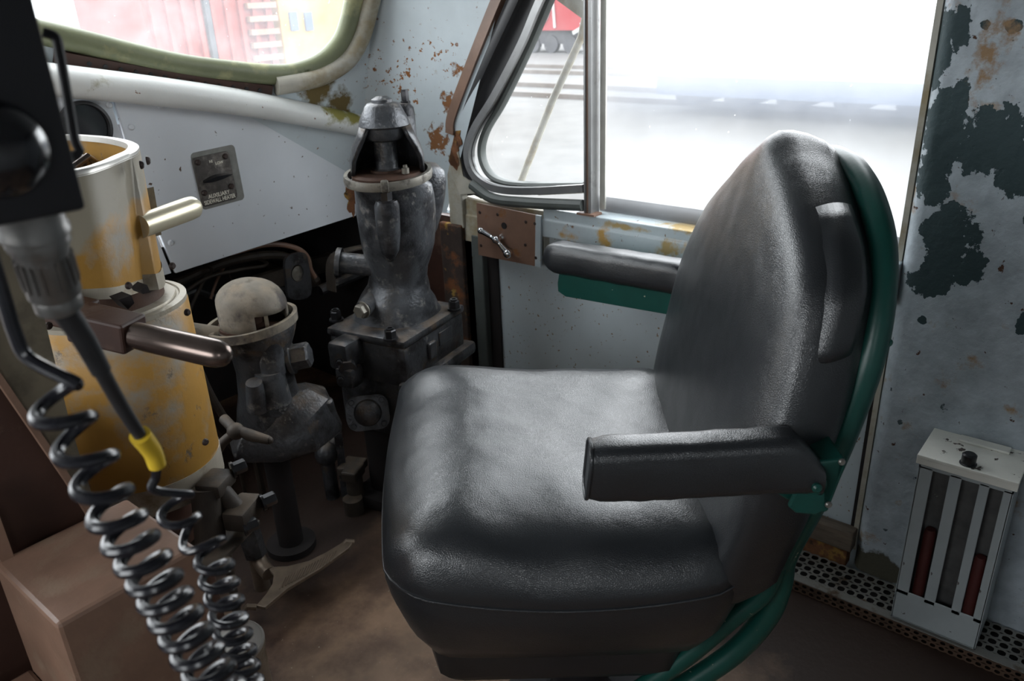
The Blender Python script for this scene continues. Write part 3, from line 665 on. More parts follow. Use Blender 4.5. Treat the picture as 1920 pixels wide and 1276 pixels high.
for ins, z, k in lv:
    lp = []
    for a, b in srect(ins):
        ta = (a - .26) / .30; tb = (b - .325) / .335
        zz = z
        edge = max(0, 1 - ins / .06)
        # seam sags along the sides, corners pucker; shallow saddle for the sitter
        zz -= .022 * edge * max(0, 1 - ta * ta) * (abs(tb) > .6)
        if z > .63: 
            zz += .019 * math.exp(-((a - .465) / .095) ** 2) - .022 * math.exp(-((a - .12) / .16) ** 2 - ((b - .33) / .2) ** 2)
            zz += .014 * math.exp(-((b - .60) / .07) ** 2)
            zz += .006 * noise.noise(V((a * 9, b * 9, 3.1)))
            zz -= .010 * math.exp(-((a - .17) / .025) ** 2 - ((b - .14) / .03) ** 2)
        if .60 <= z:
            ca = math.atan2(b - .06, .50 - a); dd = math.hypot(a - .53, b - .03)
            zz += .006 * math.sin(ca * 11) * math.exp(-(dd / .06) ** 2)
            dd = math.hypot(a + .01, b - .02); zz += .006 * math.sin(ca * 9 + b * 60) * math.exp(-(dd / .06) ** 2)
        lp.append(cush_pt(a, b, zz, k))
    loops.append(lp)
bm = NB(); rings(bm, loops); cu = obj('seat_cushion', bm, 'vinyl', seat, smooth=60)
bm = NB(); tube(bm, [p + (p - S(.26, .325, p.z)).normalized() * .001 for p in loops[5]], .0028, n=8, closed=True); obj('seam_piping', bm, 'vinyl', cu)
# pan and pedestal
bm = NB(); rings(bm, [[S(a, b, z) for a, b in srect(i)] for i, z in ((.070, .42), (.080, .39), (.088, .33), (.11, .30))]); obj('seat_pan', bm, 'rubber', seat)
bm = NB(); lathe(bm, S(.22, .31, 0), (0, 0, 1), [(.17, 0), (.17, .015), (.08, .03), (.06, .06), (.06, .26), (.10, .29), (.10, .302)], n=32); obj('pedestal', bm, 'boxblack', seat)
# backrest: padded, tombstone outline, slightly domed
half = [(.0, .545), (-.015, .62), (-.030, .70), (-.035, .80), (-.028, .90), (-.010, .98), (.018, 1.06), (.060, 1.108), (.115, 1.146), (.19, 1.185), (.26, 1.214), (.325, 1.236)]
ol = half + [(.65 - b, z) for b, z in reversed(half[:-1])]
far = [(.0, .98), (.040, 1.05), (.092, 1.095), (.150, 1.135), (.21, 1.178), (.27, 1.214)]
ol = half + [(.65 - b, z) for b, z in reversed(half[:5] + far)]
P = catmull([V((b, z, 0)) for b, z in ol], 4) 
lowr = [V((.63, .52, 0)), V((.5, .50, 0)), V((.325, .495, 0)), V((.15, .50, 0)), V((.02, .52, 0))]
P = P + catmull(lowr, 3)
cb, cz = .325, .90
def back(b, z, a): return S(.035 - .2 * (z - .55) + a, b, z)
lvb = [(1.0, -.115, .055), (1.0, -.105, .035), (1.0, -.085, .022), (1.0, -.055, .010), (1.0, -.030, .004), (1.0, -.012, .004), (1.0, .001, .012), (1.0, .010, .025), (1.0, .016, .045), (1.0, .021, .075), (1.0, .025, .12), (1.0, .028, .17), (1.0, .029, .23), (1.0, .029, .29)]
def inset_pt(p, d):
    q = V((max(min(p.x, .65 - .0), .0), p.y, 0)); c = V((cb, min(max(p.y, .82), .93), 0)); v = (c - p); L = v.length
    return p + v * min(.98, d / max(.05, L))
loops = [[back(q.x, q.y, a + .004 * noise.noise(V((q.x * 8, q.y * 8, 1)))) for q in [inset_pt(p, ins) for p in P]] for _, a, ins in lvb]
bm = NB(); rings(bm, loops); bk = obj('backrest', bm, 'vinyl', seat, smooth=70)
# the side flap of the cover: a raised gusset with a fold at its top and bottom
def b_edge(z):
    for (b0_, z0_), (b1_, z1_) in zip(half[:-1], half[1:]):
        if z0_ <= z <= z1_: return b0_ + (b1_ - b0_) * (z - z0_) / (z1_ - z0_)
    return half[-1][0]
fl = []
for i in range(15):
    t = i / 14; z = .965 + (1.150 - .965) * t
    bb = b_edge(z)
    k = math.sin(PI * min(1, max(0, t * 1.08 - .02))) ** .35
    row = []
    for j in range(9):
        s = j / 8; a = -.015 - .068 * s
        e_ = min(1, s / .45); puff = -.008 + (.026 * k) * e_ * e_ * (3 - 2 * e_)
        row.append(back(bb + .004 + .018 * s * s - puff, z + .012 * math.sin(PI * s) * (t - .4), a))
    fl.append(row)
bm = NB(); rings(bm, fl, closed=False); o = obj('side_gusset', bm, 'vinyl', bk, smooth=70, label='puffed side gusset with a folded edge')
m_ = o.modifiers.new('solid', 'SOLIDIFY'); m_.thickness = .006
# green hoop behind the backrest
def hoop(b, z, off=0.0): return S(-.092 - .2 * (z - .55) + off, b, z)
hp = [(.10, .50), (.075, .60), (.045, .72), (.032, .84), (.034, .95), (.060, 1.03), (.110, 1.098), (.185, 1.145), (.26, 1.170), (.325, 1.176)]
hp2 = hp + [(.65 - b, z) for b, z in reversed(hp[:-1])]
lowA = [on_b(1462, 1095, .09), on_b(1440, 1150, .10), on_b(1385, 1215, .11), on_b(1300, 1275, .12), on_b(1200, 1330, .13)]
path = catmull([hoop(b, z) for b, z in hp2], 5)
bm = NB(); sweep(bm, path, disc2(.0215, 14, 1.0, 1.15)); obj('back_frame', bm, 'green', seat)
bm = NB(); tube(bm, catmull([hoop(.052, .70, -.004)] + [hoop(.08, .58, -.006)] + lowA, 6), .021, n=14); obj('frame_leg', bm, 'green', seat)
bm = NB(); tube(bm, catmull([hoop(.060, .66, .02), on_b(1440, 1098, .07), on_b(1370, 1160, .08), on_b(1290, 1228, .09), on_b(1200, 1290, .10), on_b(1130, 1330, .11)], 6), .017, n=14); obj('frame_brace', bm, 'green', seat)
bm = NB(); tube(bm, catmull([hoop(.65 - .052, .70, -.004), hoop(.65 - .08, .58), S(-.03, .53, .45), S(.1, .5, .39), S(.25, .45, .375)], 6), .021, n=14); obj('frame_leg', bm, 'green', seat)
for p in (on_b(1664, 640, .035), on_b(1628, 690, .025)):
    one('frame_bolt', 'green', lathe, p, -SR, [(.006, -.02), (.006, .005), (.003, .008)], n=12, parent=seat)
# back shell plate of the backrest
bm = NB(); rings(bm, [[back(q.x, q.y, a) for q in [inset_pt(p, ins) for p in P]] for a, ins in ((-.113, .05), (-.122, .055), (-.128, .075))]); obj('back_shell', bm, 'green', seat)
# near armrest, folded down on its bracket
arm = NB(); AB = -.05
front = [(.222, .888), (.205, .795)]
# cross-section swept from front to back: a rounded bar leaning with the top edge
pth = [V((.235, AB, .842)), V((.16, AB, .842)), V((.08, AB, .843)), V((.0, AB, .846)), V((-.035, AB, .846)), V((-.060, AB, .838)), V((-.085, AB, .822))]
secs = []
for i, p in enumerate(catmull(pth, 4)):
    t = i / 24; w = .030; h = .044
    if t > .72: h = .044 - (t - .72) * .07; 
    e = 1 - .10 * math.exp(-(t / .03) ** 2)
    lp = []
    for x, z in roundrect(2 * w * e, 2 * h * e, .018, 4):
        wav = .0015 * noise.noise(V((p.x * 40, x * 60, z * 60)))
        lp.append(S(p.x - .10 * (z) * (1 - t) * 1.0, p.y + x + wav, p.z + z + wav))
    secs.append(lp)
rings(arm, secs); ar = obj('armrest_pad', arm, 'vinyl', seat, smooth=55)
bm = NB(); tube(bm, secs[0] , .0032, n=8, closed=True); obj('end_piping', bm, 'vinyl', ar)
q = [on_b(px, py, AB - .004) for px, py in ((1132, 930), (1480, 905), (1500, 915), (1480, 940), (1452, 922))]
bm = NB(); prism(bm, q, SR * .05); obj('armrest_support', bm, 'green', seat, smooth=None, bevel=.003)
br_ = [on_b(px, py, AB - .02) for px, py in ((1512, 868), (1585, 860), (1585, 872), (1552, 955), (1530, 966), (1492, 962), (1478, 950), (1500, 905))]
bm = NB(); prism(bm, br_, SR * .008); br2 = [on_b(px, py, AB - .02) for px, py in ((1540, 868), (1585, 860), (1585, 872), (1552, 955), (1545, 960))]
obj('pivot_bracket', bm, 'green', seat, smooth=None, bevel=.003)
bm = NB(); pv = on_b(1526, 905, AB - .02); lathe(bm, pv, -SR, [(.016, 0), (.016, .006), (.007, .007), (.007, .014), (.004, .017)], n=16); obj('pivot_bolt', bm, 'green', seat)
bm = NB(); prism(bm, [on_b(px, py, AB - .02) for px, py in ((1540, 868), (1586, 858), (1586, 876), (1553, 960), (1540, 962))], SR * .10); obj('clamp_block', bm, 'green', seat, smooth=None, bevel=.004)
for px, py in ((1553, 945), (1578, 865)):
    one('frame_screw', 'boltgrey', slotscrew, on_b(px, py, AB - .021), -SR, .005, .004, parent=seat)

# ------------------------------------------------------------------ armrest on the side wall
wa = thing('wall_armrest', (XW, 1.2, .65), 'padded black vinyl armrest on a dark green bracket along the window sill', 'armrest')
x0 = XW - .15
def wl_(px, py): return on_x(px, py, x0)
a0 = wl_(1030, 478); a1 = wl_(1300, 522)
secs = []
for i in range(25):
    t = i / 24; c = a0.lerp(a1, t); e = 1 if 0 < i < 24 else .72
    if i in (1, 23): e = .92
    lp = []
    for u, z in roundrect(.080 * e, .084 * e, .026, 5):
        lp.append(V((c.x + u, c.y, c.z + z + .002 * noise.noise(V((t * 12, u * 40, z * 40))))))
    secs.append(lp)
bm = NB(); rings(bm, secs); obj('armrest_pad', bm, 'vinyl', wa, smooth=55)
gpts = [on_x(px, py, x0 - .020) for px, py in ((1049, 506), (1310, 548), (1310, 600), (1060, 556), (1046, 546), (1045, 530))]
bm = NB(); prism(bm, gpts, (.006, 0, 0)); box(bm, ((x0 - .02 + XW + .06) / 2, (gpts[0].y + gpts[1].y) / 2, gpts[1].z - .004), (XW + .06 - x0 + .02, gpts[0].y - gpts[1].y, .006)); obj('bracket_plate', bm, 'green', wa, smooth=None, bevel=.002)

# ------------------------------------------------------------------ latch plate with wing handle
lt = thing('latch_plate', X_(953, 500), 'brown square latch plate with a chrome wing handle at the front of the sill', 'latch')
xl = XW - .012
lp = [on_x(px, py, xl) for px, py in ((893, 380), (1014, 405), (1013, 501), (897, 478))]
one('plate', 'brownplate', prism, lp, (.006, 0, 0), parent=lt, smooth=None, bevel=.001)
one('plate_edge', 'sill', prism, [on_x(px, py, xl - .001) for px, py in ((1004, 403), (1014, 405), (1013, 501), (1003, 499))], (.008, 0, 0), parent=lt, smooth=None, label='chipped blue-grey paint along one edge')
for px, py in ((900, 398), (933, 402), (986, 416), (1003, 419), (902, 460), (985, 459), (1005, 483)):
    one('screw', 'screwdark', slotscrew, on_x(px, py, xl), (-1, 0, 0), .0052, .002, a=px, parent=lt)
one('keyhole', 'darkcav', lathe, on_x(945, 423, xl - .0006), (-1, 0, 0), [(.0105, -.001), (.0105, .0008)], n=20, parent=lt)
hc = on_x(931, 450, xl); h0 = on_x(902, 432, xl - .028); h1 = on_x(952, 475, xl - .022); hm = on_x(930, 449, xl - .030); hc = V((xl, hm.y, hm.z))
bm = NB(); lathe(bm, hc, (-1, 0, 0), [(.012, 0), (.012, .006), (.008, .010), (.008, .024), (.011, .028), (.011, .036), (.005, .040)], n=20)
pth = [h0, h0.lerp(hm, .3), h0.lerp(hm, .75), hm, hm.lerp(h1, .25), hm.lerp(h1, .7), h1]
rad = [.0100, .0085, .0070, .0140, .0072, .0095, .0125]
P2 = catmull(pth, 5)
def rfn(t):
    k = t * 6; i = min(5, int(k)); return rad[i] + (rad[i + 1] - rad[i]) * (k - i)
tube(bm, P2, rfn, n=14); sphere(bm, h0, .0115, u=14, v=8); sphere(bm, h1, .0148, u=14, v=8)
obj('wing_handle', bm, 'chrome', lt, smooth=50, label='chrome wing handle')
one('latch_bar', 'cream', box, on_x(970, 390, XW + .03) , (.03, .10, .012), parent=lt, smooth=None)

# ------------------------------------------------------------------ slotted sheet metal box on the pillar
fx = thing('flare_box', (XW - .06, .17, .035), 'grey sheet metal holder box with slotted front and chipped cream lid on the pillar', 'box')
xf = XW - .135
B_ = lambda px, py: on_x(px, py, xf)
tl_, tr_, bl_, br_ = B_(1722, 858), B_(1906, 902), B_(1675, 1146), B_(1832, 1202)
zt = (tl_.z + tr_.z) / 2; zb = .04
yl = (tl_.y + bl_.y) / 2; yr = (tr_.y + br_.y) / 2
W_ = yl - yr; xb = XW - .003
def bx(u, v, d=0.0): return V((xf + d, yl - W_ * u, zb + (zt - zb) * v))    # u across, v up the front face
bm = NB(); t = .003
box(bm, ((xf + xb) / 2, yl - t / 2, (zt + zb) / 2), (xb - xf, t, zt - zb)); box(bm, ((xf + xb) / 2, yr + t / 2, (zt + zb) / 2), (xb - xf, t, zt - zb))
box(bm, (xb - t / 2, (yl + yr) / 2, (zt + zb) / 2), (t, W_, zt - zb)); box(bm, ((xf + xb) / 2, (yl + yr) / 2, zb + t / 2), (xb - xf, W_, t))
obj('shell', bm, 'boxpaint', fx, smooth=None)
def bar(bm, u0, u1, v0, v1, cut=0.0):
    prism(bm, [bx(u0, v0 + cut), bx(u1, v0), bx(u1, v1), bx(u0, v1)], (t, 0, 0))
for u0, u1, c in ((0, .155, 0), (.34, .47, -.03), (.655, .76, .03), (.90, 1.0, 0)):
    one('slat', 'boxpaint', bar, u0, u1, .165, .95, parent=fx, smooth=None, bevel=.0015)
one('bottom_panel', 'boxpaint', bar, 0, 1, 0, .19, parent=fx, smooth=None, bevel=.0015)
one('top_band', 'boxpaint', bar, 0, 1, .94, 1.0, parent=fx, smooth=None)
one('dark_lining', 'glassgrey', box, ((xf + .034), (yl + yr) / 2, (zt + zb) / 2), (.003, W_ * .96, (zt - zb) * .95), parent=fx, smooth=None)
bm = NB(); box(bm, ((xf + xb) / 2 - .004, (yl + yr) / 2, zt + .004), (xb - xf + .012, W_ + .012, .008)); box(bm, (xf - .007, (yl + yr) / 2, zt - .006), (.003, W_ + .012, .018))
lid = obj('lid', bm, 'lidpaint', fx, smooth=None, bevel=.002, label='chipped cream-grey lid')
one('hinge', 'lidpaint', box, (xb - .02, (yl + yr) / 2 - .01, zt + .011), (.028, W_ * .55, .006), parent=lid, smooth=None, bevel=.002)
bm = NB(); lathe(bm, (xf + .012, (yl + yr) / 2 + .002, zt + .006), (0, 0, 1), [(.017, 0), (.017, .004), (.0145, .005), (.0145, .024), (.011, .027)], n=20); obj('lid_knob', bm, 'bolt', lid)
for u, tt in ((.245, 'red tube behind the slot nearest the window of the grey box'), (.83, 'red tube behind the slot farthest from the window of the grey box')):
    bm = NB(); p = bx(u, .175, .0175); lathe(bm, V((p.x, p.y, zb + .0035)), (0, 0, 1), [(.013, 0), (.013, (zt - zb) * (.56 if u < .5 else .50)), (.010, (zt - zb) * (.58 if u < .5 else .52))], n=16)
    obj('flare', bm, 'fusee', label=tt, cat='flare', group='red flares in the slotted box')

# ------------------------------------------------------------------ heater duct along the floor, perforated top
vt = thing('floor_vent', (1.76, .1, 0), 'low perforated metal duct along the floor under the slotted grey box', 'vent')
vx0, vx1, vy0, vy1, vz = 1.712, 1.842, .62, -.72, .035
def perforated(bm, o, U, Vv, nu, nv, wu, wv, fill=.62, n=10):
    """sheet of nu x nv cells, an oval hole in each"""
    for i in range(nu):
        for j in range(nv):
            c = o + U * ((i + .5) * wu) + Vv * ((j + .5 + (.0 if i % 2 == 0 else .0)) * wv)
            out, inn = [], []
            for k in range(n):
                a = 2 * PI * (k + .5) / n; x, y = math.cos(a), math.sin(a)
                m = max(abs(x), abs(y)); out.append(c + U * (x / m * wu / 2) + Vv * (y / m * wv / 2))
                s = (abs(x) ** 3.2 + abs(y) ** 3.2) ** (-1 / 3.2)
                inn.append(c + U * (x * s * wu / 2 * fill) + Vv * (y * s * wv / 2 * fill))
            rings(bm, [out, inn], True, False, False)
bm = NB(); perforated(bm, V((vx1, vy0, vz)), V((-1, 0, 0)), V((0, -1, 0)), 4, 56, (vx1 - vx0 - .022) / 4, (vy0 - vy1) / 56, .74)
o = obj('perforated_top', bm, 'vent', vt, smooth=None); m_ = o.modifiers.new('solid', 'SOLIDIFY'); m_.thickness = .002
one('lip', 'vent', box, (vx0 + .011, (vy0 + vy1) / 2, vz - .001), (.024, vy0 - vy1, .003), parent=vt, smooth=None)
bm = NB(); perforated(bm, V((vx0, vy0, vz - .002)), V((0, 0, -1)), V((0, -1, 0)), 2, 70, .016, (vy0 - vy1) / 70, .6)
o = obj('perforated_front', bm, 'ventrust', vt, smooth=None); m_ = o.modifiers.new('solid', 'SOLIDIFY'); m_.thickness = .002
one('dark_inside', 'darkcav', box, ((vx0 + vx1) / 2 + .01, (vy0 + vy1) / 2, .007), (vx1 - vx0 - .03, vy0 - vy1 - .01, .008), parent=vt, smooth=None)
# rusted channel at the wall foot with the wood block on it
one('trim_channel', 'rust', box, (XW + .02, .75, .05), (.04, .62, .06), kind='structure', smooth=None, bevel=.004)
wb = on_x(1555, 1000, XW - .005)
one('wood_block', 'wood', box, (XW + .010, wb.y, .1095), (.04, .12, .058), label='short weathered wood block wedged at the wall foot behind the seat', cat='block', smooth=None, bevel=.003)
# ------------------------------------------------------------------ MAIN BRAKE VALVE
bv = thing('brake_valve', (1.46, 1.66, 0), 'tall dark cast iron brake valve with hooded handle top beside the side window', 'valve')
ZB = .60
c0, c1, c2, c3 = on_z(615, 615, ZB), on_z(752, 640, ZB), on_z(872, 573, ZB), on_z(733, 545, ZB)
e1 = ((c2 - c1) + (c3 - c0)).normalized(); e2 = V((-e1.y, e1.x, 0)); cb_ = (c0 + c1 + c2 + c3) / 4
bw = ((c2 - c1).length + (c3 - c0).length) / 2; bd = ((c0 - c1).length + (c3 - c2).length) / 2
BR = Matrix((e1, e2, V((0, 0, 1)))).transposed()
def B3(u, v, z): return cb_ + e1 * (u * bw / 2) + e2 * (v * bd / 2) + V((0, 0, z - ZB))
bm = NB(); box(bm, B3(0, 0, ZB - .012), (bw, bd, .024), BR, .008); top_flange = obj('top_flange', bm, 'iron', bv)
bm = NB(); box(bm, B3(0, 0, ZB - .085), (bw * .97, bd * .97, .122), BR, .010); obj('base_block', bm, 'iron', bv)
bm = NB(); box(bm, B3(.02, .02, ZB - .23), (bw * .94, bd * .9, .18), BR, .012); box(bm, B3(.03, -.97, ZB - .145), (bw * 1.12, .05, .04), BR, .012)
obj('lower_block', bm, 'iron', bv)
bm = NB(); box(bm, B3(.0, .1, ZB - .46), (bw * .7, bd * .6, .29), BR, .02); box(bm, B3(0, .1, .02), (bw * 1.0, bd * .9, .04), BR, .01); obj('pedestal', bm, 'darkcav', bv)
for px, py in ((631, 600), (733, 636), (852, 580), (0, 0)):
    p = on_z(px, py, ZB) if px else B3(.78, .8, ZB)
    one('flange_nut', 'bolt', lambda bm, p: (cyl(bm, p, p + V((0, 0, .006)), .019), hexbolt(bm, p, (0, 0, 1), .0165, .030), lathe(bm, p + V((0, 0, .028)), (0, 0, 1), [(.011, 0), (.011, .006), (.007, .006), (.007, .001)], n=16)), p, parent=bv)
one('data_plate', 'iron', box, B3(.30, -.985, ZB - .060), (.066, .004, .040), BR, parent=bv, bevel=.002)
one('side_boss', 'iron', box, B3(-.18, -.99, ZB - .075), (.036, .014, .05), BR, parent=bv, bevel=.004)
# the tapered neck and the big body
nx, ny = cb_.x + .02, cb_.y + .02
ax0 = V((nx, ny, ZB)); top = on_d(728, 330, (V((1.43, 1.63, 1.02)) - CAM).length)
top = V((top.x, top.y, 1.025))
def axis(z): t = (z - ZB) / (top.z - ZB); return V((ax0.x + (top.x - ax0.x) * t, ax0.y + (top.y - ax0.y) * t, z))
def sec(z, rx, ry, ox=0, oy=0, n=40, sq=2.0):
    c = axis(z); out = []
    for i in range(n):
        a = 2 * PI * i / n; x, y = math.cos(a), math.sin(a)
        s = (abs(x) ** sq + abs(y) ** sq) ** (-1 / sq)
        out.append(c + e1 * (x * s * rx + ox) + e2 * (y * s * ry + oy))
    return out
DX = .014
prof = [(.600, .125, .120, 0, 0, 2.6), (.612, .120, .116, 0, 0, 2.4), (.640, .112, .112, 0, 0, 2.2), (.665, .100, .102, 0, 0, 2), (.690, .086, .092, 0, 0, 2), (.715, .080, .086, .002, 0, 2), (.745, .082, .086, .005, 0, 2.1),
        (.775, .092, .092, .010, 0, 2.2), (.81, .100, .098, .013, 0, 2.3), (.86, .105, .102, .014, 0, 2.3), (.91, .107, .104, .013, 0, 2.3), (.955, .106, .104, .010, 0, 2.2), (.985, .104, .103, .005, 0, 2.1), (1.000, .100, .102, .0, 0, 2), (1.010, .098, .100, 0, 0, 2), (1.012, .088, .090, 0, 0, 2)]
bm = NB(); rings(bm, [sec(z, a, b, ox + (DX if .68 < z < .99 else 0), oy, sq=s) for z, a, b, ox, oy, s in prof]); obj('valve_body', bm, 'irongrey', bv, smooth=45)
# raised vertical rib at the front with a bolt on top
w = (V((CAM.x, CAM.y, 0)) - V((nx, ny, 0))).normalized(); side = V((-w.y, w.x, 0))
rp_ = []
for z, r in ((.80, .006), (.83, .020), (.88, .025), (.94, .026), (.962, .026), (.974, .022)):
    c = axis(z) + w * .100 + side * (-.010) ; rp_.append([c + side * (math.cos(2 * PI * i / 16) * r * 1.25) + w * (math.sin(2 * PI * i / 16) * r) for i in range(16)])
bm = NB(); rings(bm, rp_); obj('bolt_boss', bm, 'irongrey', bv, smooth=60)
p = axis(.973) + w * .108 - side * .010
one('boss_bolt', 'bolt', hexbolt, p, (0, 0, 1), .017, .028, parent=bv)
# outlet lobe towards the window
L0 = axis(.99); lo = []
for (z, f, r0, r1) in ((.70, .062, .030, .04), (.78, .075, .045, .05), (.83, .088, .058, .06), (.88, .102, .066, .066), (.93, .112, .068, .072), (.97, .120, .066, .072), (1.00, .122, .058, .066), (1.022, .115, .040, .052), (1.028, .105, .02, .03)):
    c = axis(z) + e1 * f - side * 0 + e1 * .036 * min(1, max(0, (z - .74) / .1))
    lo.append([c + e1 * (math.cos(2 * PI * i / 24) * r0) + e2 * (math.sin(2 * PI * i / 24) * r1) for i in range(24)])
bm = NB(); rings(bm, lo); obj('outlet_lobe', bm, 'irongrey', bv, smooth=55)
# clamp ring
zc = 1.022; bm = NB(); cpath = [axis(zc) + e1 * (.112 * math.cos(2 * PI * i / 48)) + e2 * (.112 * math.sin(2 * PI * i / 48)) + V((0, 0, .010 * math.cos(2 * PI * i / 48 - .2))) for i in range(48)]
sweep(bm, cpath, [(-.005, -.011), (.005, -.011), (.007, 0), (.005, .011), (-.005, .011)], closed=True, up=(0, 0, 1)); 
a = math.atan2(w.dot(e2), w.dot(e1)); pf = axis(zc) + w * .115
box(bm, pf - side * .012 + V((0, 0, -.006)), (.020, .020, .032), Matrix((side, w, V((0, 0, -1)))).transposed(), .005)
pr = axis(zc) + e1 * .118 + V((0, 0, .012)); box(bm, pr + e1 * .008, (.026, .030, .026), BR, .005); 
obj('clamp_ring', bm, 'collar', bv, smooth=45)
one('clamp_bolt', 'boltgrey', hexbolt, pr + e1 * .02 + w * .01, w + e1 * .3, .009, .016, parent=bv)
lathe_top = NB(); lathe(lathe_top, axis(1.005), (0, 0, 1), [(.096, 0), (.096, .02), (.088, .026), (.045, .028), (.045, .034), (.020, .034)], n=36); obj('top_disc', lathe_top, 'ironbrown', bv)
# hood: half-open bell cap with two side cheeks
def hoodpt(z, ang, r): return axis(z) + (w * math.cos(ang) + side * math.sin(ang)) * r
prof_h = [(1.030, .098), (1.07, .098), (1.10, .090), (1.13, .076), (1.155, .066)]
bm = NB()
rows = []
for z, r in prof_h:
    half_open = 1.32 - (z - 1.03) * 4.2         # opening faces the camera, narrowing upwards
    if z > 1.15: half_open = .80
    rows.append([hoodpt(z, half_open + (2 * PI - 2 * half_open) * i / 40, r) for i in range(41)])
rings(bm, rows, closed=False); o = obj('hood_skirt', bm, 'iron', bv, smooth=60); m_ = o.modifiers.new('solid', 'SOLIDIFY'); m_.thickness = .010
bm = NB(); lathe(bm, axis(1.115), (0, 0, 1), [(.034, 0), (.048, .006), (.054, .018), (.056, .034), (.066, .040), (.062, .056), (.046, .088), (.040, .094), (.028, .097), (.027, .104), (.014, .111), (.004, .112)], n=36); obj('hood_cap', bm, 'irongrey', bv, smooth=40)
bm = NB(); lathe(bm, axis(1.033), (0, 0, 1), [(.040, 0), (.036, .006), (.031, .01), (.031, .085)], n=28); obj('spindle', bm, 'irongrey', bv)
one('stop_pin', 'collar', lathe, axis(1.033) + w * .05 + side * .045, (0, 0, 1), [(.010, 0), (.010, .014), (.006, .016), (.006, .022)], n=14, parent=bv)
# bracket behind the hood with bolt
hb = axis(1.10) + e1 * .132 + e2 * .03
bm = NB(); box(bm, hb + V((0, 0, -.02)), (.06, .04, .19), BR, .010); lathe(bm, hb + V((0, 0, .06)), (0, 0, 1), [(.030, 0), (.028, .02), (.018, .032)], n=20); obj('rear_bracket', bm, 'irongrey', bv, smooth=45)
one('bracket_bolt', 'bolt', hexbolt, hb + V((.01, 0, .09)), (0, 0, 1), .011, .036, parent=bv)
one('bracket_bolt', 'boltgrey', hexbolt, hb + e1 * .025 + V((0, 0, .055)), e1 - w * .2, .010, .016, parent=bv)
# plug bolt and side port on the neck
pq = axis(.66) + (w * .55 + side * -.83).normalized() * .100
dq = (w * .75 - side * .65 + V((0, 0, -.05))).normalized()
pl = on_d(690, 575, (axis(.645) - CAM).length - .085)
bm = NB(); cyl(bm, pl - dq * .02 + V((.03, .03, 0)), pl + dq * .022, .026, .024, n=20); o = obj('port_boss', bm, 'irongrey', bv)
one('port_plug', 'collar', hexbolt, pl + dq * .020, dq, .020, .022, parent=bv)
pp0 = axis(.745); pp1 = on_d(640, 492, (axis(.745) - CAM).length + .02)
bm = NB(); tube(bm, [pp0, pp0.lerp(pp1, .5), pp1], .030, n=20); cyl(bm, pp1, pp1 + (pp1 - pp0).normalized() * .014, .042, n=24); obj('side_port', bm, 'irongrey', bv)
# fittings on the inboard side of the base
sb = B3(-1.0, .1, ZB - .10)
fit = on_d(650, 660, (B3(-1, .0, ZB - .1) - CAM).length - .01)
bm = NB(); box(bm, fit, (.085, .07, .085), BR, .014); box(bm, fit + V((-.015, -.02, -.06)), (.06, .06, .06), BR, .012); cyl(bm, fit + V((0, 0, -.02)), fit - w * -.05 + V((0, 0, -.03)), .026, n=6)
obj('side_fitting', bm, 'iron', bv)
for dx, dz in ((-.03, .0), (.012, -.045), (-.035, -.05)):
    one('fitting_bolt', 'bolt', hexbolt, fit + e1 * dx + w * .035 + V((0, 0, dz)), w, .008, .014, parent=bv)
cp = on_d(690, 772, (B3(-.6, -1, ZB - .25) - CAM).length - .01)
bm = NB(); B = basis(w + V((0, 0, .35)), (0, 0, 1)); lp0 = [cp + B @ V((x, y, 0)) for x, y in roundrect(.12, .10, .03)]
rings(bm, [lp0, [q + B @ V((0, 0, .016)) for q in lp0]]); lathe(bm, cp + B @ V((0, 0, .014)), B @ V((0, 0, 1)), [(.040, 0), (.036, .015), (.024, .026), (.008, .03)], n=24)
obj('cover_cap', bm, 'iron', bv)
for x, y in ((.042, .034), (-.042, .034), (.042, -.034), (-.042, -.034)):
    one('cap_bolt', 'bolt', hexbolt, cp + B @ V((x, y, .016)), B @ V((0, 0, 1)), .008, .012, parent=bv)

# ------------------------------------------------------------------ SMALL (INDEPENDENT) BRAKE VALVE
iv = thing('small_brake_valve', (1.12, 1.93, 0), 'short dusty brake valve with a domed cap between yellow drums and tall valve', 'valve')
dist = 2.12
ic = on_d(472, 605, dist); IZ = ic.z
def I(u, v, z): return V((ic.x, ic.y, 0)) + side * u + w2 * v + V((0, 0, IZ + z))
w2 = (V((CAM.x, CAM.y, 0)) - V((ic.x, ic.y, 0))).normalized(); side = V((-w2.y, w2.x, 0))     # side points to camera right? (left-handed check below)
sgn = 1 if (CAM_R.transposed() @ side).x > 0 else -1
side = side * sgn
ir = .098
cpath = [I(ir * 1.12 * math.cos(2 * PI * i / 48), ir * math.sin(2 * PI * i / 48), .012 * math.cos(2 * PI * i / 48)) for i in range(48)]
bm = NB(); sweep(bm, cpath, [(-.005, -.011), (.005, -.011), (.007, 0), (.005, .011), (-.005, .011)], closed=True, up=(0, 0, 1)); box(bm, I(-.105, .03, -.012), (.035, .03, .026), basis(w2), .006); obj('clamp_ring', bm, 'irondusty', iv, smooth=50)
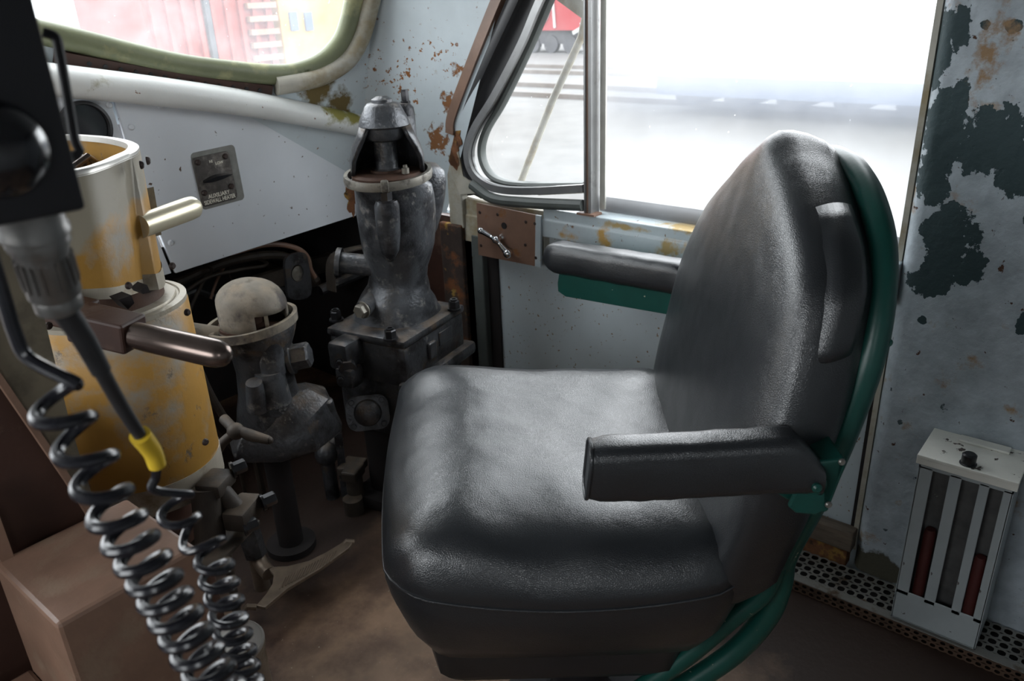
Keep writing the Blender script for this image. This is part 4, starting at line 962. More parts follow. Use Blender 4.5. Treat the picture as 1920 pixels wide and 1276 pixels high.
# dome: one cap, its lower skirt cut away at the front right
bm = NB(); nA = 48; rows = []
zr = [(-.012, .078), (.02, .079), (.050, .079)] + [(.050 + .056 * math.sin(k / 8 * PI / 2), .079 * math.cos(k / 8 * PI / 2) ** .85 + .0005) for k in range(1, 9)]
for z, r in zr: rows.append([bm.verts.new(I(math.cos(2 * PI * i / nA) * r + .008, math.sin(2 * PI * i / nA) * r, z + (.014 * (z > .03)) * math.cos(2 * PI * i / nA + 2.6) * max(0, 1 - (z - .04) / .08))) for i in range(nA)])
for k in range(len(rows) - 1):
    for i in range(nA):
        a_ = 360 * (i + .5) / nA
        if k < 2 and 22 < a_ < 92: continue
        bm.faces.new((rows[k][i], rows[k][(i + 1) % nA], rows[k + 1][(i + 1) % nA], rows[k + 1][i]))
bm.faces.new(rows[-1])
o = obj('dome_cap', bm, 'irondusty', iv, smooth=70); m_ = o.modifiers.new('solid', 'SOLIDIFY'); m_.thickness = .006; m_.offset = 1
bm = NB(); lathe(bm, I(0, 0, -.01), (0, 0, 1), [(.082, 0), (.082, .012), (.03, .014), (.03, .07), (.02, .075)], n=32); obj('inner_stem', bm, 'ironbrown', iv)
one('stem_post', 'castgrey', box, I(.035, .055, .025), (.010, .012, .05), basis(V((0, 0, 1)), w2), parent=iv, smooth=None)
bm = NB(); lathe(bm, I(.01, 0, -.33), (0, 0, 1), [(.05, 0), (.085, .02), (.092, .06), (.085, .10), (.075, .14), (.070, .20), (.074, .25), (.09, .29), (.098, .315), (.096, .325)], n=32); obj('valve_body', bm, 'iron', iv, smooth=50)
bm = NB(); cyl(bm, I(.03, .055, -.12), I(.03, .055, -.02), .034, n=20); cyl(bm, I(-.02, .075, -.2), I(-.02, .095, -.12), .030, .02, n=20); cyl(bm, I(.02, .06, -.20), I(.02, .06, -.11), .045, .036, n=20); obj('front_boss', bm, 'irongrey', iv)
one('hex_plug', 'irongrey', hexbolt, I(.075, .03, -.10), side + w2 * .3 + V((0, 0, .15)), .034, .055, parent=iv)
bm = NB(); lp0 = [(-.10, .075), (.01, .125), (.10, .115), (.18, .04), (.175, -.06), (-.11, -.05)]
rings(bm, [[I(x, y, -.345 + .04 * (x + .05)) for x, y in lp0], [I(x * 1.02, y * 1.02, -.32 + .04 * (x + .05)) for x, y in lp0], [I(x * .9, y * .9, -.29 + .25 * (x + .05)) for x, y in lp0], [I(x * .5 + .02, y * .5, -.20) for x, y in lp0]]); cyl(bm, I(.155, .03, -.31), I(.150, .03, -.235), .024, .018, n=16)
obj('base_flange', bm, 'iron', iv, bevel=.006)
bm = NB(); cyl(bm, I(-.08, 0, -.035), I(-.165, .03, .01), .036, .033, n=20); cyl(bm, I(-.15, .025, .002), I(-.18, .035, .018), .040, n=8); obj('inlet_pipe', bm, 'irondusty', iv)
bm = NB(); cyl(bm, I(.0, -.04, -IZ), I(.0, -.04, -.25), .035, n=20); cyl(bm, I(0, -.04, -IZ), I(0, -.04, -IZ + .02), .07, n=24); obj('stand_pipe', bm, 'darkcav', iv)

# ------------------------------------------------------------------ YELLOW CONTROLLER
ct = thing('controller_stand', (.55, 1.42, 0), 'worn mustard yellow controller stand of two stacked drums with levers', 'controller')
up_ol = catmull([V((x, y, 0)) for x, y in ((.503, 1.236), (.55, 1.258), (.592, 1.292), (.640, 1.335), (.676, 1.40), (.69, 1.48), (.685, 1.57), (.65, 1.66), (.52, 1.68), (.38, 1.55), (.36, 1.36), (.43, 1.25))], 5, closed=True)
cc = V((.53, 1.45, 0))
def off(lp, d): return [p + (cc - p).normalized() * d for p in lp]
ZR = 1.237
def bot(p): return 1.0 + max(0, min(.05, (.64 - p.x) * .25))
shrink = lambda p: p + (cc - p).normalized() * (.028 if p.x < .62 else .008)
bm = NB(); o0 = up_ol
vsx = rings(bm, [[V((shrink(p).x, shrink(p).y, bot(p))) for p in o0], [V((p.x, p.y, ZR - .004)) for p in o0], [V((p.x, p.y, ZR)) for p in off(o0, .004)], [V((p.x, p.y, ZR)) for p in off(o0, .016)], [V((p.x, p.y, ZR - .12)) for p in off(o0, .020)]], True, False, True)
uh = obj('upper_housing', bm, 'yellow', ct, smooth=50)
bm = NB(); rings(bm, [[V((p.x, p.y, ZR + h)) for p in off(o0, d)] for d, h in ((.0, -.006), (.0005, .001), (.004, .0035), (.017, .0035), (.019, -.006))]); 
bm.faces.ensure_lookup_table()
bmesh.ops.delete(bm, geom=[f for f in bm.faces if len(f.verts) > 10], context='FACES'); obj('housing_rim', bm, 'rim', uh, smooth=50, label='bright bare metal rim')
bm = NB(); rings(bm, [[V((p.x, p.y, ZR - .118)) for p in off(o0, .02)], [V((p.x, p.y, ZR - .116)) for p in off(o0, .02)]]); obj('housing_well', bm, 'ironbrown', uh, smooth=None)
def band(z0, z1, d): return [[V((shrink(p).x, shrink(p).y, 0)) + (shrink(p) - cc).normalized() * d + V((0, 0, bot(p) + z0)) for p in o0], [shrink(p) + (shrink(p) - cc).normalized() * d + V((0, 0, bot(p) + z1)) for p in o0]]
bm = NB(); rings(bm, band(-.001, .028, .0025), True, False, False); obj('lower_band', bm, 'castgrey', uh, smooth=50, label='bare worn lower band')
# mechanism in the open top
k0 = V((.60, 1.47, ZR - .03)); 
for i, (dx, dy) in enumerate(((-.10, .03), (-.05, .06), (.0, .075))):
    bm = NB(); p = k0 + V((dx, dy, -.01)); d = V((.3, .1, 0)).normalized()
    cyl(bm, p - d * .06, p - d * .02, .014); cyl(bm, p - d * .02, p + d * .01, .021); cyl(bm, p + d * .01, p + d * .05, .010); hexbolt(bm, p + d * .045, d, .012, .014)
    obj('contact_stud', bm, 'steel', uh)
bm = NB(); box(bm, k0 + V((.01, .03, -.02)), (.03, .03, .07), None, .005); tube(bm, [k0 + V((-.05, -.05, .0)), k0 + V((.0, -.04, .02)), k0 + V((.03, .0, .0))], .006); obj('linkage', bm, 'steel', uh)
for px, py in ((263, 309), (275, 301)):
    p = on_d(px, py, 1.44); one('rim_screw', 'screwdark', slotscrew, p, (.8, -.6, 0), .007, .005, parent=uh)
# slot on the outboard side where the reverser comes out
sl = [on_x(px, py, .690) for px, py in ((273, 355), (288, 350), (303, 440), (287, 434))]
bm = NB(); prism(bm, sl, V((-.02, .0, 0))); obj('lever_slot', bm, 'olive', uh, smooth=None)
r0, r1 = on_d(288, 415, 1.52), on_d(368, 386, 1.60)
bm = NB(); dr = (r1 - r0); lathe(bm, r0 - dr * .3, dr, [(.020, 0), (.021, dr.length * 1.1), (.020, dr.length * 1.22), (.014, dr.length * 1.30), (.004, dr.length * 1.31)], n=24); obj('reverser_handle', bm, 'cream', ct, label='cream metal reverser handle')
# lower drum
lc = V((.57, 1.42, 0)); lr = .132
bm = NB(); lathe(bm, lc + V((0, 0, .60)), (0, 0, 1), [(.118, .0), (lr - .004, .004), (lr, .012), (lr, .362), (lr - .003, .368), (lr - .03, .370)], n=64); lh = obj('lower_housing', bm, 'yellow', ct, smooth=50)
bm = NB(); lathe(bm, lc + V((0, 0, .966)), (0, 0, 1), [(lr - .035, 0), (lr - .001, 0), (lr - .001, .008), (lr - .012, .010), (lr - .014, .007), (lr - .018, .007), (lr - .02, .012), (lr - .06, .016)], n=64); obj('turntable_ring', bm, 'castgrey', lh, smooth=40, label='bare grey turning ring')
bm = NB(); lathe(bm, lc + V((0, 0, .60)), (0, 0, 1), [(lr - .02, -.002), (lr + .001, 0), (lr + .001, .055), (lr - .02, .056)], n=64); obj('bottom_band', bm, 'castgrey', lh, smooth=40, label='bare grey bottom band')
bm = NB(); cyl(bm, lc + V((0, 0, .955)), lc + V((0, 0, 1.03)), .095, n=40); obj('neck', bm, 'ironbrown', ct)
for px, py, d in ((350, 585, 1.40), (322, 498, 1.42), (384, 828, 1.42), (90, 610, 1.32), (240, 535, 1.37)):
    one('rivet', 'screwdark', slotscrew, on_d(px, py, d), (.3, -1, 0), .006, .005, parent=lh)
# small dark square windows in the bottom of the upper housing
for q, d in ((((263, 545), (276, 534), (282, 548), (268, 551)), 1.385), (((222, 562), (246, 553), (252, 568), (240, 580)), 1.375)):
    bm = NB(); prism(bm, [on_d(px, py, d - .012) for px, py in q], (0, .03, 0)); obj('dark_opening', bm, 'darkcav', uh, smooth=None)
# throttle: block arm and round bar handle with domed end
h1 = on_d(412, 664, 1.19); h0 = on_d(255, 628, 1.27); dh = (h1 - h0)
bm = NB(); lathe(bm, h0, dh, [(.0195, 0), (.0205, .02), (.0205, dh.length - .012), (.0195, dh.length - .002), (.016, dh.length + .009), (.010, dh.length + .015), (.003, dh.length + .018)], n=32); hd = obj('throttle_handle', bm, 'steel', ct, smooth=60, label='polished dark steel bar handle')
r_dir = dh.normalized(); side_ = r_dir.cross(V((0, 0, 1))).normalized(); TR = Matrix((r_dir, side_, r_dir.cross(side_) * -1)).transposed()
b0 = h0 - r_dir * .002
bm = NB(); box(bm, h0 - r_dir * .045 + V((0, .01, 0)), (.10, .052, .046), TR, .004); box(bm, h0 - r_dir * .11 + V((0, .04, .01)), (.10, .06, .03), TR, .004); obj('lever_arm', bm, 'browndark', hd, smooth=None)
# under the drum: pedestal and rusty clamp fittings
bm = NB(); lathe(bm, lc, (0, 0, 1), [(.10, 0), (.10, .02), (.07, .03), (.07, .58), (.10, .602)], n=40); obj('pedestal', bm, 'browndark', ct)
cf = on_d(405, 905, 1.62)
bm = NB(); box(bm, cf, (.065, .05, .028), rotz(.5), .006); box(bm, cf + V((.02, -.04, -.06)), (.075, .045, .04), rotz(.5), .006); box(bm, cf + V((-.04, -.03, -.10)), (.16, .09, .010), rotz(.4), .003); cyl(bm, cf + V((-.02, 0, 0)), cf + V((-.045, -.02, -.105)), .028, n=16); cyl(bm, cf + V((0, -.01, -.01)), cf + V((.015, -.035, -.06)), .018, n=12); obj('clamp_fitting', bm, 'pipe', ct)
for d3 in (V((.035, .0, .01)), V((.055, -.05, -.055)), V((.0, -.065, -.075))): one('clamp_bolt', 'bolt', hexbolt, cf + d3, (1, -.3, .1), .013, .028, parent=ct)
# ------------------------------------------------------------------ pipes and gear in the foot well
def D(px, py, d): return on_d(px, py, d)
def Yq(px, py, y): return on_y(px, py, y)
bt = thing('hanger_bracket', Yq(560, 560, 2.25), 'dark upright bracket with a round hole behind the small brake valve', 'bracket')
lp = catmull([Yq(px, py, 2.20) for px, py in ((535, 490), (548, 476), (570, 474), (578, 490), (583, 552), (545, 560), (538, 530))], 4, closed=True)
hl = [Yq(558, 512, 2.20) + V((.026 * math.cos(2 * PI * i / 24), 0, .030 * math.sin(2 * PI * i / 24))) for i in range(24)]
bm = NB(); fill_with_holes(bm, lp, [hl], (0, .012, 0)); obj('plate', bm, 'iron', bt, smooth=None)
bm = NB(); lathe(bm, Yq(558, 512, 2.215), (0, -1, 0), [(.026, 0), (.026, .004), (.012, .006), (.012, .004)], n=24); obj('bush', bm, 'collar', bt)
beams = [('support_beam', [(600, 545), (700, 490)], 2.30, .020, 'iron', 'dark steel bar running behind the tall brake valve', 'bar'),
         ('conduit_pipe', [(330, 530), (430, 490), (520, 478), (570, 500), (590, 530)], 2.42, .016, 'pipe', 'dusty grey conduit sloping under the dash edge', 'pipe'),
         ('cable_loop', [(430, 475), (500, 458), (550, 463), (575, 480), (582, 505), (590, 520)], 2.22, .009, 'brownpaint', 'brown cable looping over the upright bracket', 'cable'),
         ('hose', [(335, 560), (370, 545), (420, 560), (470, 540), (540, 540)], 2.50, .013, 'rubber', 'black hose behind the domed valve', 'hose'),
         ('wire', [(350, 600), (365, 560), (385, 520), (392, 500)], 2.40, .006, 'pipe', 'thin dusty wire rising under the dash beside the yellow drum', 'wire'),
         ('wire', [(395, 560), (405, 530), (420, 500), (428, 486)], 2.45, .005, 'brownpaint', 'thin brown wire rising under the dash left of the dome', 'wire'),
         ('wire', [(460, 580), (450, 545), (430, 520), (425, 480)], 2.55, .005, 'pipe', 'thin dusty wire curving up just behind the dome of the small valve', 'wire'),
         ('wire', [(345, 548), (390, 520), (450, 505), (500, 492)], 2.36, .006, 'pipe', 'thin dusty wire slanting along under the dash edge above the domed valve', 'wire'),
         ('linkage_rod', [(372, 690), (395, 740), (425, 790), (445, 820), (470, 830)], 1.95, .011, 'pipe', 'thin dirty rod running down beside the yellow drum', 'rod'),
         ('linkage_rod', [(385, 745), (400, 800), (440, 850)], 1.98, .006, 'pipe', 'thin wire-like rod nearest the yellow drum', 'rod')]
for nm, pts, y, r, mt, lab, cat in beams:
    bm = NB(); pl_ = [Yq(px, py, y) for px, py in pts]
    if nm in ('conduit_pipe', 'hose', 'wire', 'support_beam'): pl_.append(V((pl_[-1].x + .03, 2.76, pl_[-1].z)))
    if nm == 'linkage_rod': pl_.append(V((pl_[-1].x + .02, pl_[-1].y + .02, 0)))
    tube(bm, catmull(pl_, 6), r, n=10); obj(nm, bm, mt, label=lab, cat=cat)
bm = NB(); q = [Yq(px, py, 2.46) for px, py in ((480, 520), (640, 470), (640, 500), (480, 552))]; prism(bm, q, (0, .03, 0)); obj('cross_plate', bm, 'pipe', label='dusty flat cross member high in the dark foot well', cat='plate', smooth=None)
bm = NB(); gp_ = catmull([Yq(px, py, 2.02) for px, py in ((622, 545), (620, 500), (630, 478), (655, 468), (690, 460))], 6); sweep(bm, gp_, [(-.002, -.022), (.002, -.022), (.002, .022), (-.002, .022)], up=(0, 1, 0)); obj('guard_strip', bm, 'pipe', bv)
# cock handles lying low between drum and valve
ck = thing('drain_cock', Yq(445, 815, 1.9), 'dirty drain cock with a bar handle low beside the yellow drum', 'cock')
a, b, c = D(395, 848, 1.95), D(442, 808, 1.93), D(505, 825, 1.90)
bm = NB(); tube(bm, [V((a.x, a.y + .05, 0)), a + V((0, 0, -.02)), a.lerp(b, .5), b], .011); obj('pipe', bm, 'pipe', ck)
bm = NB(); tube(bm, [b + V((0, 0, .005)), b.lerp(c, .4), c], lambda t: .010 + .004 * math.sin(PI * t)); sphere(bm, c, .009, u=12, v=8); obj('handle', bm, 'pipe', ck)
bm = NB(); sphere(bm, b, .020, u=16, v=10); cyl(bm, b, D(420, 785, 1.98), .012); obj('body', bm, 'pipe', ck)
hv = V((.764, .645, 0))
# low valve and lever near the seat front
lvv = thing('floor_cock', on_z(640, 900, .12), 'dark floor cock with an upright flat lever in the foot well', 'cock')
f0 = on_z(612, 850, .16)
bm = NB(); sphere(bm, f0, .036, (1, 1, 1.1)); cyl(bm, f0, V((f0.x, f0.y, 0)), .022); cyl(bm, f0, f0 + V((.07, .03, .02)), .022); obj('body', bm, 'iron', lvv)
bm = NB(); pts = [on_plane(632, 800, f0, hv), on_plane(640, 860, f0, hv), on_plane(648, 930, f0, hv)]; sweep(bm, pts, [(-.012, -.003), (.012, -.003), (.012, .003), (-.012, .003)], up=(w.x, w.y, 0)); sphere(bm, pts[0], .014, (1, .5, 1), u=14, v=8); obj('lever', bm, 'iron', lvv)
fb = thing('pipe_union', on_z(690, 900, .1), 'rusty pipe union with square block on the floor before the tall valve', 'union')
f1 = on_z(662, 885, .12)
bm = NB(); box(bm, f1, (.07, .05, .035), rotz(.4), .006); box(bm, f1 + V((.03, .04, -.01)), (.08, .07, .03), rotz(.4), .006); obj('block', bm, 'pipe', fb, smooth=None)
bm = NB(); cyl(bm, f1 + V((0, 0, -.015)), V((f1.x, f1.y, 0)), .026, n=18); cyl(bm, V((f1.x - .03, f1.y - .02, .05)), V((f1.x - .03, f1.y - .02, .0)), .03, n=18); obj('pipe', bm, 'pipe', fb)
# safety pedal on the floor
pd = thing('foot_pedal', on_z(560, 1070, 0), 'low flat steel foot pedal with ribbed tread on the dark floor', 'pedal')
ZP = .085
pp = [(481, 1140), (500, 1118), (512, 1098), (514, 1082), (502, 1068), (540, 1066), (580, 1056), (612, 1040), (645, 1020), (664, 1018), (655, 1032), (600, 1072), (540, 1108), (498, 1144)]
pts = [on_z(px, py, ZP) for px, py in pp]
bm = NB(); prism(bm, pts, (0, 0, .010)); obj('tread_plate', bm, 'pedal', pd, smooth=None, bevel=.002)
bm = NB()
for i in range(18):
    t = i / 17; p = on_z(530 + 95 * t, 1092 - 50 * t, ZP + .011); d = (on_z(530 + 95 * t + 10, 1092 - 50 * t - 20, ZP + .011) - p).normalized()
    box(bm, p, (.045, .0025, .002), Matrix((d, V((-d.y, d.x, 0)), V((0, 0, 1)))).transposed())
obj('tread_ribs', bm, 'pedal', pd, smooth=None)
for a in ((481, 1140), (664, 1018)):
    p = on_z(*a, ZP); one('tread_horn', 'pedal', tube, [p + V((0, 0, .004)), p + V((-.015, .012, .010)), p + V((-.03, .02, -.004))], .008, n=10, parent=pd)
q0, q1 = on_z(505, 1075, ZP - .006), on_z(480, 1038, .11)
q2 = on_plane(466, 1000, q1, V((.764, .645, 0)))
bm = NB(); tube(bm, catmull([q0, q0.lerp(q1, .5) + V((0, 0, -.01)), q1, q2], 5), .020, n=12); obj('arm', bm, 'pedal', pd)
bm = NB(); e = on_plane(457, 968, q1, V((.764, .645, 0))); ax = (e - q1).normalized(); lathe(bm, q1, ax, [(.030, 0), (.032, (e - q1).length * .85), (.028, (e - q1).length), (.01, (e - q1).length)], n=8); obj('hex_cap', bm, 'iron', pd, smooth=20)
bm = NB(); cyl(bm, q1 - V((0, 0, .0)), V((q1.x, q1.y, 0)), .022, n=16); obj('post', bm, 'pedal', pd)

# ------------------------------------------------------------------ brown control stand at the near left
cs = thing('control_stand', (.25, 1.05, 0), 'brown painted steel control stand with a flat ledge at the near left', 'stand')
ZL = .80
k1, k2 = on_z(368, 1022, ZL), on_z(108, 1175, ZL)
kx1, kx0 = k1.x, k2.x; ky = (k1.y + k2.y) / 2; kyb = 1.075
bm = NB(); box(bm, ((kx0 + kx1) / 2, (ky + kyb) / 2, ZL / 2), (kx1 - kx0, kyb - ky, ZL)); obj('ledge_box', bm, 'brownpaint', cs, smooth=None, bevel=.006)
bm = NB(); box(bm, (kx0 - .15, (ky + kyb) / 2 - .05, ZL / 2 - .09), (.30, kyb - ky + .1, ZL - .18)); obj('ledge_side', bm, 'brownpaint', cs, smooth=None, bevel=.006)
# upright side plate behind the ledge with a vertical outboard edge and a raked inner edge
side_pts = [on_y(px, py, kyb + .0) for px, py in ((-60, 395), (52, 395), (60, 500), (132, 796), (195, 1000), (128, 900), (0, 712), (-60, 620))]
bm = NB(); prism(bm, side_pts, (0, .012, 0)); obj('side_plate', bm, 'olive', cs, smooth=None)
rk = [on_y(px, py, kyb - .004) for px, py in ((-80, 600), (0, 712), (60, 800), (128, 900), (194, 1004))]
bm = NB(); sweep(bm, rk, [(-.004, -.006), (.004, -.006), (.004, .006), (-.004, .006)], up=(0, 1, 0)); obj('plate_edge', bm, 'brownpaint', cs, smooth=None)
dk = [on_y(px, py, kyb + .02) for px, py in ((-100, 560), (0, 700), (205, 1012), (20, 1070), (-100, 1070))]
bm = NB(); prism(bm, dk, (0, .02, 0)); obj('recessed_panel', bm, 'browndark', cs, smooth=None)
jb = [on_y(px, py, kyb - .01) for px, py in ((-40, 930), (0, 968), (32, 1058), (12, 1064), (-40, 1000))]
bm = NB(); prism(bm, jb, (0, .02, 0)); obj('corner_strip', bm, 'brownpaint', cs, smooth=None)
one('unseen_light_blocker', 'browndark', box, (-.22, kyb + .45, .45), (1.0, .80, .90), parent=cs, smooth=None)  # unseen stand body, added to block window light from the foot well

# metal canister standing on the floor behind the stand
cn = thing('metal_canister', on_z(440, 1250, 0), 'round pale metal canister behind the brown stand and coiled cords', 'canister')
cq = on_z(428, 1215, .28); cq = V((cq.x, cq.y, 0))
bm = NB(); lathe(bm, cq, (0, 0, 1), [(.065, 0), (.068, .01), (.068, .27), (.071, .275), (.071, .287), (.066, .288), (.065, .26), (.0, .258)], n=40); obj('can', bm, 'castgrey', cn, smooth=45)
bm = NB(); lathe(bm, cq + V((0, 0, .285)), (0, 0, 1), [(.064, 0), (.071, .0), (.072, .004), (.068, .008), (.064, .004)], n=40); obj('can_rim', bm, 'rim', cn, smooth=60)

# ------------------------------------------------------------------ black radio box hanging at the near left
rb_c = D(165, 393, .50)
rx = thing('radio_box', (rb_c.x - .11, rb_c.y + .04, rb_c.z), 'black metal box with a glossy round knob hanging at the near left edge', 'box')
zt_ = 1.74
rot = rotz(math.radians(-4))
bw_, bd_ = .24, .10
cen = V((rb_c.x, rb_c.y, 0)) + rot @ V((-bw_ / 2, bd_ / 2, 0))
bm = NB(); box(bm, (cen.x, cen.y, (rb_c.z + zt_) / 2), (bw_, bd_, zt_ - rb_c.z), rot, .003); obj('body', bm, 'boxblack', rx)
bm = NB(); box(bm, (cen.x, cen.y + .02, (zt_ + 2.0) / 2), (.05, .03, 2.0 - zt_), rot); box(bm, (cen.x, cen.y + .02, 1.995), (.14, .08, .01), rot); obj('hanger', bm, 'boxblack', rx, smooth=None)
kp = D(14, 285, .47); fn = rot @ V((0, -1, 0))
kp = V((kp.x, kp.y, kp.z)); base = V((kp.x, (V((rb_c.x, rb_c.y, 0))).y + .004, kp.z))
bm = NB(); lathe(bm, base, fn, [(.024, 0), (.024, .006), (.021, .014), (.013, .020), (.005, .023), (.001, .0235)], n=40); obj('round_knob', bm, 'gloss', rx, smooth=70, label='glossy black domed knob')
hp_ = [D(80, 60, .60), D(104, 70, .60), D(112, 100, .60), D(128, 190, .60), D(140, 260, .60), D(148, 285, .60), D(120, 300, .60)]
bm = NB(); tube(bm, catmull(hp_, 5), .0032, n=10); obj('side_handle', bm, 'boxblack', rx)
# microphone cord: metal plug, boot, yellow sleeve, coil
mc = thing('microphone_cord', D(290, 930, .72), 'coiled black cord with metal plug and yellow sleeve hanging from the box', 'cord')
pA, pB = D(62, 425, .555), D(112, 575, .585); dv = (pB - pA); Lp = dv.length; px_ = .585 / 1500
r_ = lambda n: n * px_
bm = NB()
lathe(bm, pA - dv * .25, dv, [(r_(47), -.004), (r_(47), Lp * .22), (r_(50), Lp * .26), (r_(50), Lp * .32), (r_(45), Lp * .34), (r_(46), Lp * .38), (r_(46), Lp * .44), (r_(41), Lp * .46), (r_(41), Lp * .52), (r_(38), Lp * .54), (r_(40), Lp * .95), (r_(40), Lp * 1.05), (r_(34), Lp * 1.08), (r_(36), Lp * 1.12), (r_(36), Lp * 1.24), (r_(20), Lp * 1.27)], n=36)
B = basis(dv)
for i in range(20):
    a = 2 * PI * i / 20; p = pA - dv * .25 + dv * .75 + B @ V((math.cos(a) * r_(40), math.sin(a) * r_(40), 0)); box(bm, p, (r_(6), r_(4), Lp * .34), B @ Matrix.Rotation(a, 3, 'Z'))
obj('metal_plug', bm, 'plug', mc, smooth=35, label='ribbed grey metal plug')
s0, s1, s2 = D(118, 578, .585), D(190, 695, .615), D(262, 815, .66)
bm = NB(); tube(bm, catmull([s0, D(155, 632, .60), s1], 5), lambda t: r_(21) - r_(4) * t, n=16); tube(bm, catmull([s1, D(228, 762, .64), s2], 5), lambda t: r_(14) - r_(2) * t, n=16); obj('cable_boot', bm, 'rubber', mc)
bm = NB(); tube(bm, catmull([s2, D(285, 845, .68), D(295, 872, .69)], 6), lambda t: r_(20) - r_(3) * t, n=16); obj('cable_sleeve', bm, 'sleeve', mc, label='yellow sleeve')
def coil(bm, lead, cents, rad, wire, dirx=None, ph0=0.0, steps=22):
    """lead: straight points; cents: one centre per turn"""
    C = catmull(cents, steps); pts = list(lead)
    n = len(C)
    for i, c in enumerate(C):
        t = C[min(n - 1, i + 1)] - C[max(0, i - 1)]; t.normalize()
        bs = basis(t, dirx); a = ph0 - 2 * PI * i / steps
        pts.append(c + bs @ V((math.cos(a) * rad, math.sin(a) * rad, 0)))
    pp = catmull(pts[:len(lead) + 2], 5)[:-1] + pts[len(lead) + 2:]
    tube(bm, pp, wire, n=10)
camf = CAM_R @ V((0, 0, -1))
cts = [(325, 940), (345, 985), (392, 1030), (404, 1066), (414, 1100), (423, 1133), (431, 1166), (439, 1196), (447, 1226), (454, 1255), (461, 1283), (468, 1312), (475, 1340)]
hv = V((.764, .645, 0)); Q0 = D(325, 940, .72)
cents = [D(px, py, .72 - .002 * i).lerp(on_plane(px, py, Q0, hv), .8) for i, (px, py) in enumerate(cts)]
bm = NB(); coil(bm, [D(295, 870, .69), D(292, 895, .70), D(288, 918, .705)], cents, .0130, .0037, camf, 2.6); obj('coil', bm, 'cord', mc)
# the nearer coiled cord
nc = thing('coiled_cord', D(230, 1000, .6), 'thick glossy black coiled cord hanging in front of the brown stand', 'cord')
cts = [(95, 735), (130, 800), (172, 872), (200, 935), (228, 985), (252, 1025), (275, 1062), (296, 1098), (316, 1132), (336, 1166), (356, 1200), (377, 1234), (398, 1268), (418, 1302), (438, 1336), (458, 1368)]
Q0 = D(95, 735, .58)
cents = [D(px, py, .58 - .003 * i).lerp(on_plane(px, py, Q0, hv), .8) for i, (px, py) in enumerate(cts)]
bm = NB(); coil(bm, [D(-20, 470, .57), D(8, 560, .58), D(28, 625, .59), D(55, 672, .595)], cents, .0142, .0045, camf, 2.6); obj('coil', bm, 'cord', nc)

# ------------------------------------------------------------------ OUTSIDE
GZ = -1.8
def G(px, py): return on_z(px, py, GZ)
one('ground', 'gravel', box, (40, 40, GZ - .1), (260, 260, .2), kind='structure', smooth=None)
bm = NB()
def railcar(name, x0, x1, y, zb, zt, mat, label, cat, ribs=0, depth=3.0):
    t = thing(name, ((x0 + x1) / 2, y + depth / 2, GZ), label, cat)
    bm = NB(); box(bm, ((x0 + x1) / 2, y + depth / 2, (zb + zt) / 2), (x1 - x0, depth, zt - zb)); obj('car_body', bm, mat, t, smooth=None)
    if ribs:
        bm = NB()
        for i in range(ribs): box(bm, (x0 + (x1 - x0) * (i + .5) / ribs, y - .04, (zb + zt) / 2), (.10, .09, zt - zb))
        obj('side_posts', bm, mat, t, smooth=None)
    bm = NB()
    for xx in (x0 + 1.2, x1 - 1.2):
        for dx in (-.7, .7): cyl(bm, (xx + dx, y + .5, GZ + .45), (xx + dx, y + depth - .5, GZ + .45), .42, n=20)
        box(bm, (xx, y + depth / 2, GZ + .62), (2.2, depth - .8, .35))
    box(bm, ((x0 + x1) / 2, y + depth / 2, (GZ + .8 + zb) / 2), (x1 - x0 - .2, depth - .6, max(.1, zb - GZ - .8)))
    obj('running_gear', bm, 'truckblack', t, smooth=None)
    return t
FY = 17.0
fz = lambda px, py: on_y(px, py, FY)
bA, bB, bC = fz(275, 60).x, fz(522, 60).x, fz(640, 60).x
car = railcar('boxcar', bA, bB - .1, FY, GZ + 1.05, 3.6, 'car_red', 'faded red boxcar seen through the windshield', 'boxcar', 9)
bm = NB()
for i in range(14): box(bm, (fz(490, 50).x, FY - .1, GZ + 1.3 + i * .28), (fz(515, 40).x - fz(462, 40).x, .12, .12))
obj('door_ribs', bm, 'brownplate', car, smooth=None)
bm = NB(); box(bm, ((fz(315, 40).x + fz(455, 40).x) / 2, FY - .07, 1.0), (.12, .1, 5)); obj('door_post', bm, 'truckblack', car, smooth=None)
car2 = railcar('caboose', bB + .1, bC + 6, FY, GZ + 1.05, 3.6, 'car_yellow', 'faded yellow rail car with small windows seen through the windshield', 'rail car')
for px in (549, 577):
    one('car_window', 'bluecar', box, fz(px, 40) + V((0, -.03, 0)), (.22, .06, .42), parent=car2, smooth=None)
car3 = railcar('hopper_car', fz(-150, 40).x, bA - 2.2, FY + 3.6, GZ + 1.05, 3.6, 'cloudy', 'grey-blue rail car beside the red boxcar outside', 'rail car')
one('car_door', 'bluecar', box, (fz(225, 20).x * (FY + 3.55) / FY, FY + 3.55, 1.0), (.9, .1, 4.0), parent=car3, smooth=None)
# red locomotive seen through the quarter window; it stands parallel to this cab
lx = G(1040, 100).x
def Lq(px, py): return on_x(px, py, lx)
lo = thing('red_locomotive', (lx + 1.5, Lq(1040, 60).y, GZ), 'bright red locomotive with white stripes outside beyond the tracks', 'locomotive')
ya, yb = Lq(1160, 40).y, Lq(880, 40).y
zb_ = Lq(1040, 57).z
bm = NB(); box(bm, (lx + 1.5, (ya + yb) / 2, (zb_ + 6) / 2), (3, yb - ya, 6 - zb_)); obj('car_body', bm, 'loco_red', lo, smooth=None)
for pts in (((1025, -10), (1030, 20), (1018, 45), (995, 52)), ((1037, -5), (1041, 52))):
    bm = NB(); sweep(bm, catmull([Lq(px, py) + V((-.05, 0, 0)) for px, py in pts], 5), [(-.07, -.03), (.07, -.03), (.07, .03), (-.07, .03)], up=(1, 0, 0)); obj('white_stripe', bm, 'loco_white', lo, smooth=None)
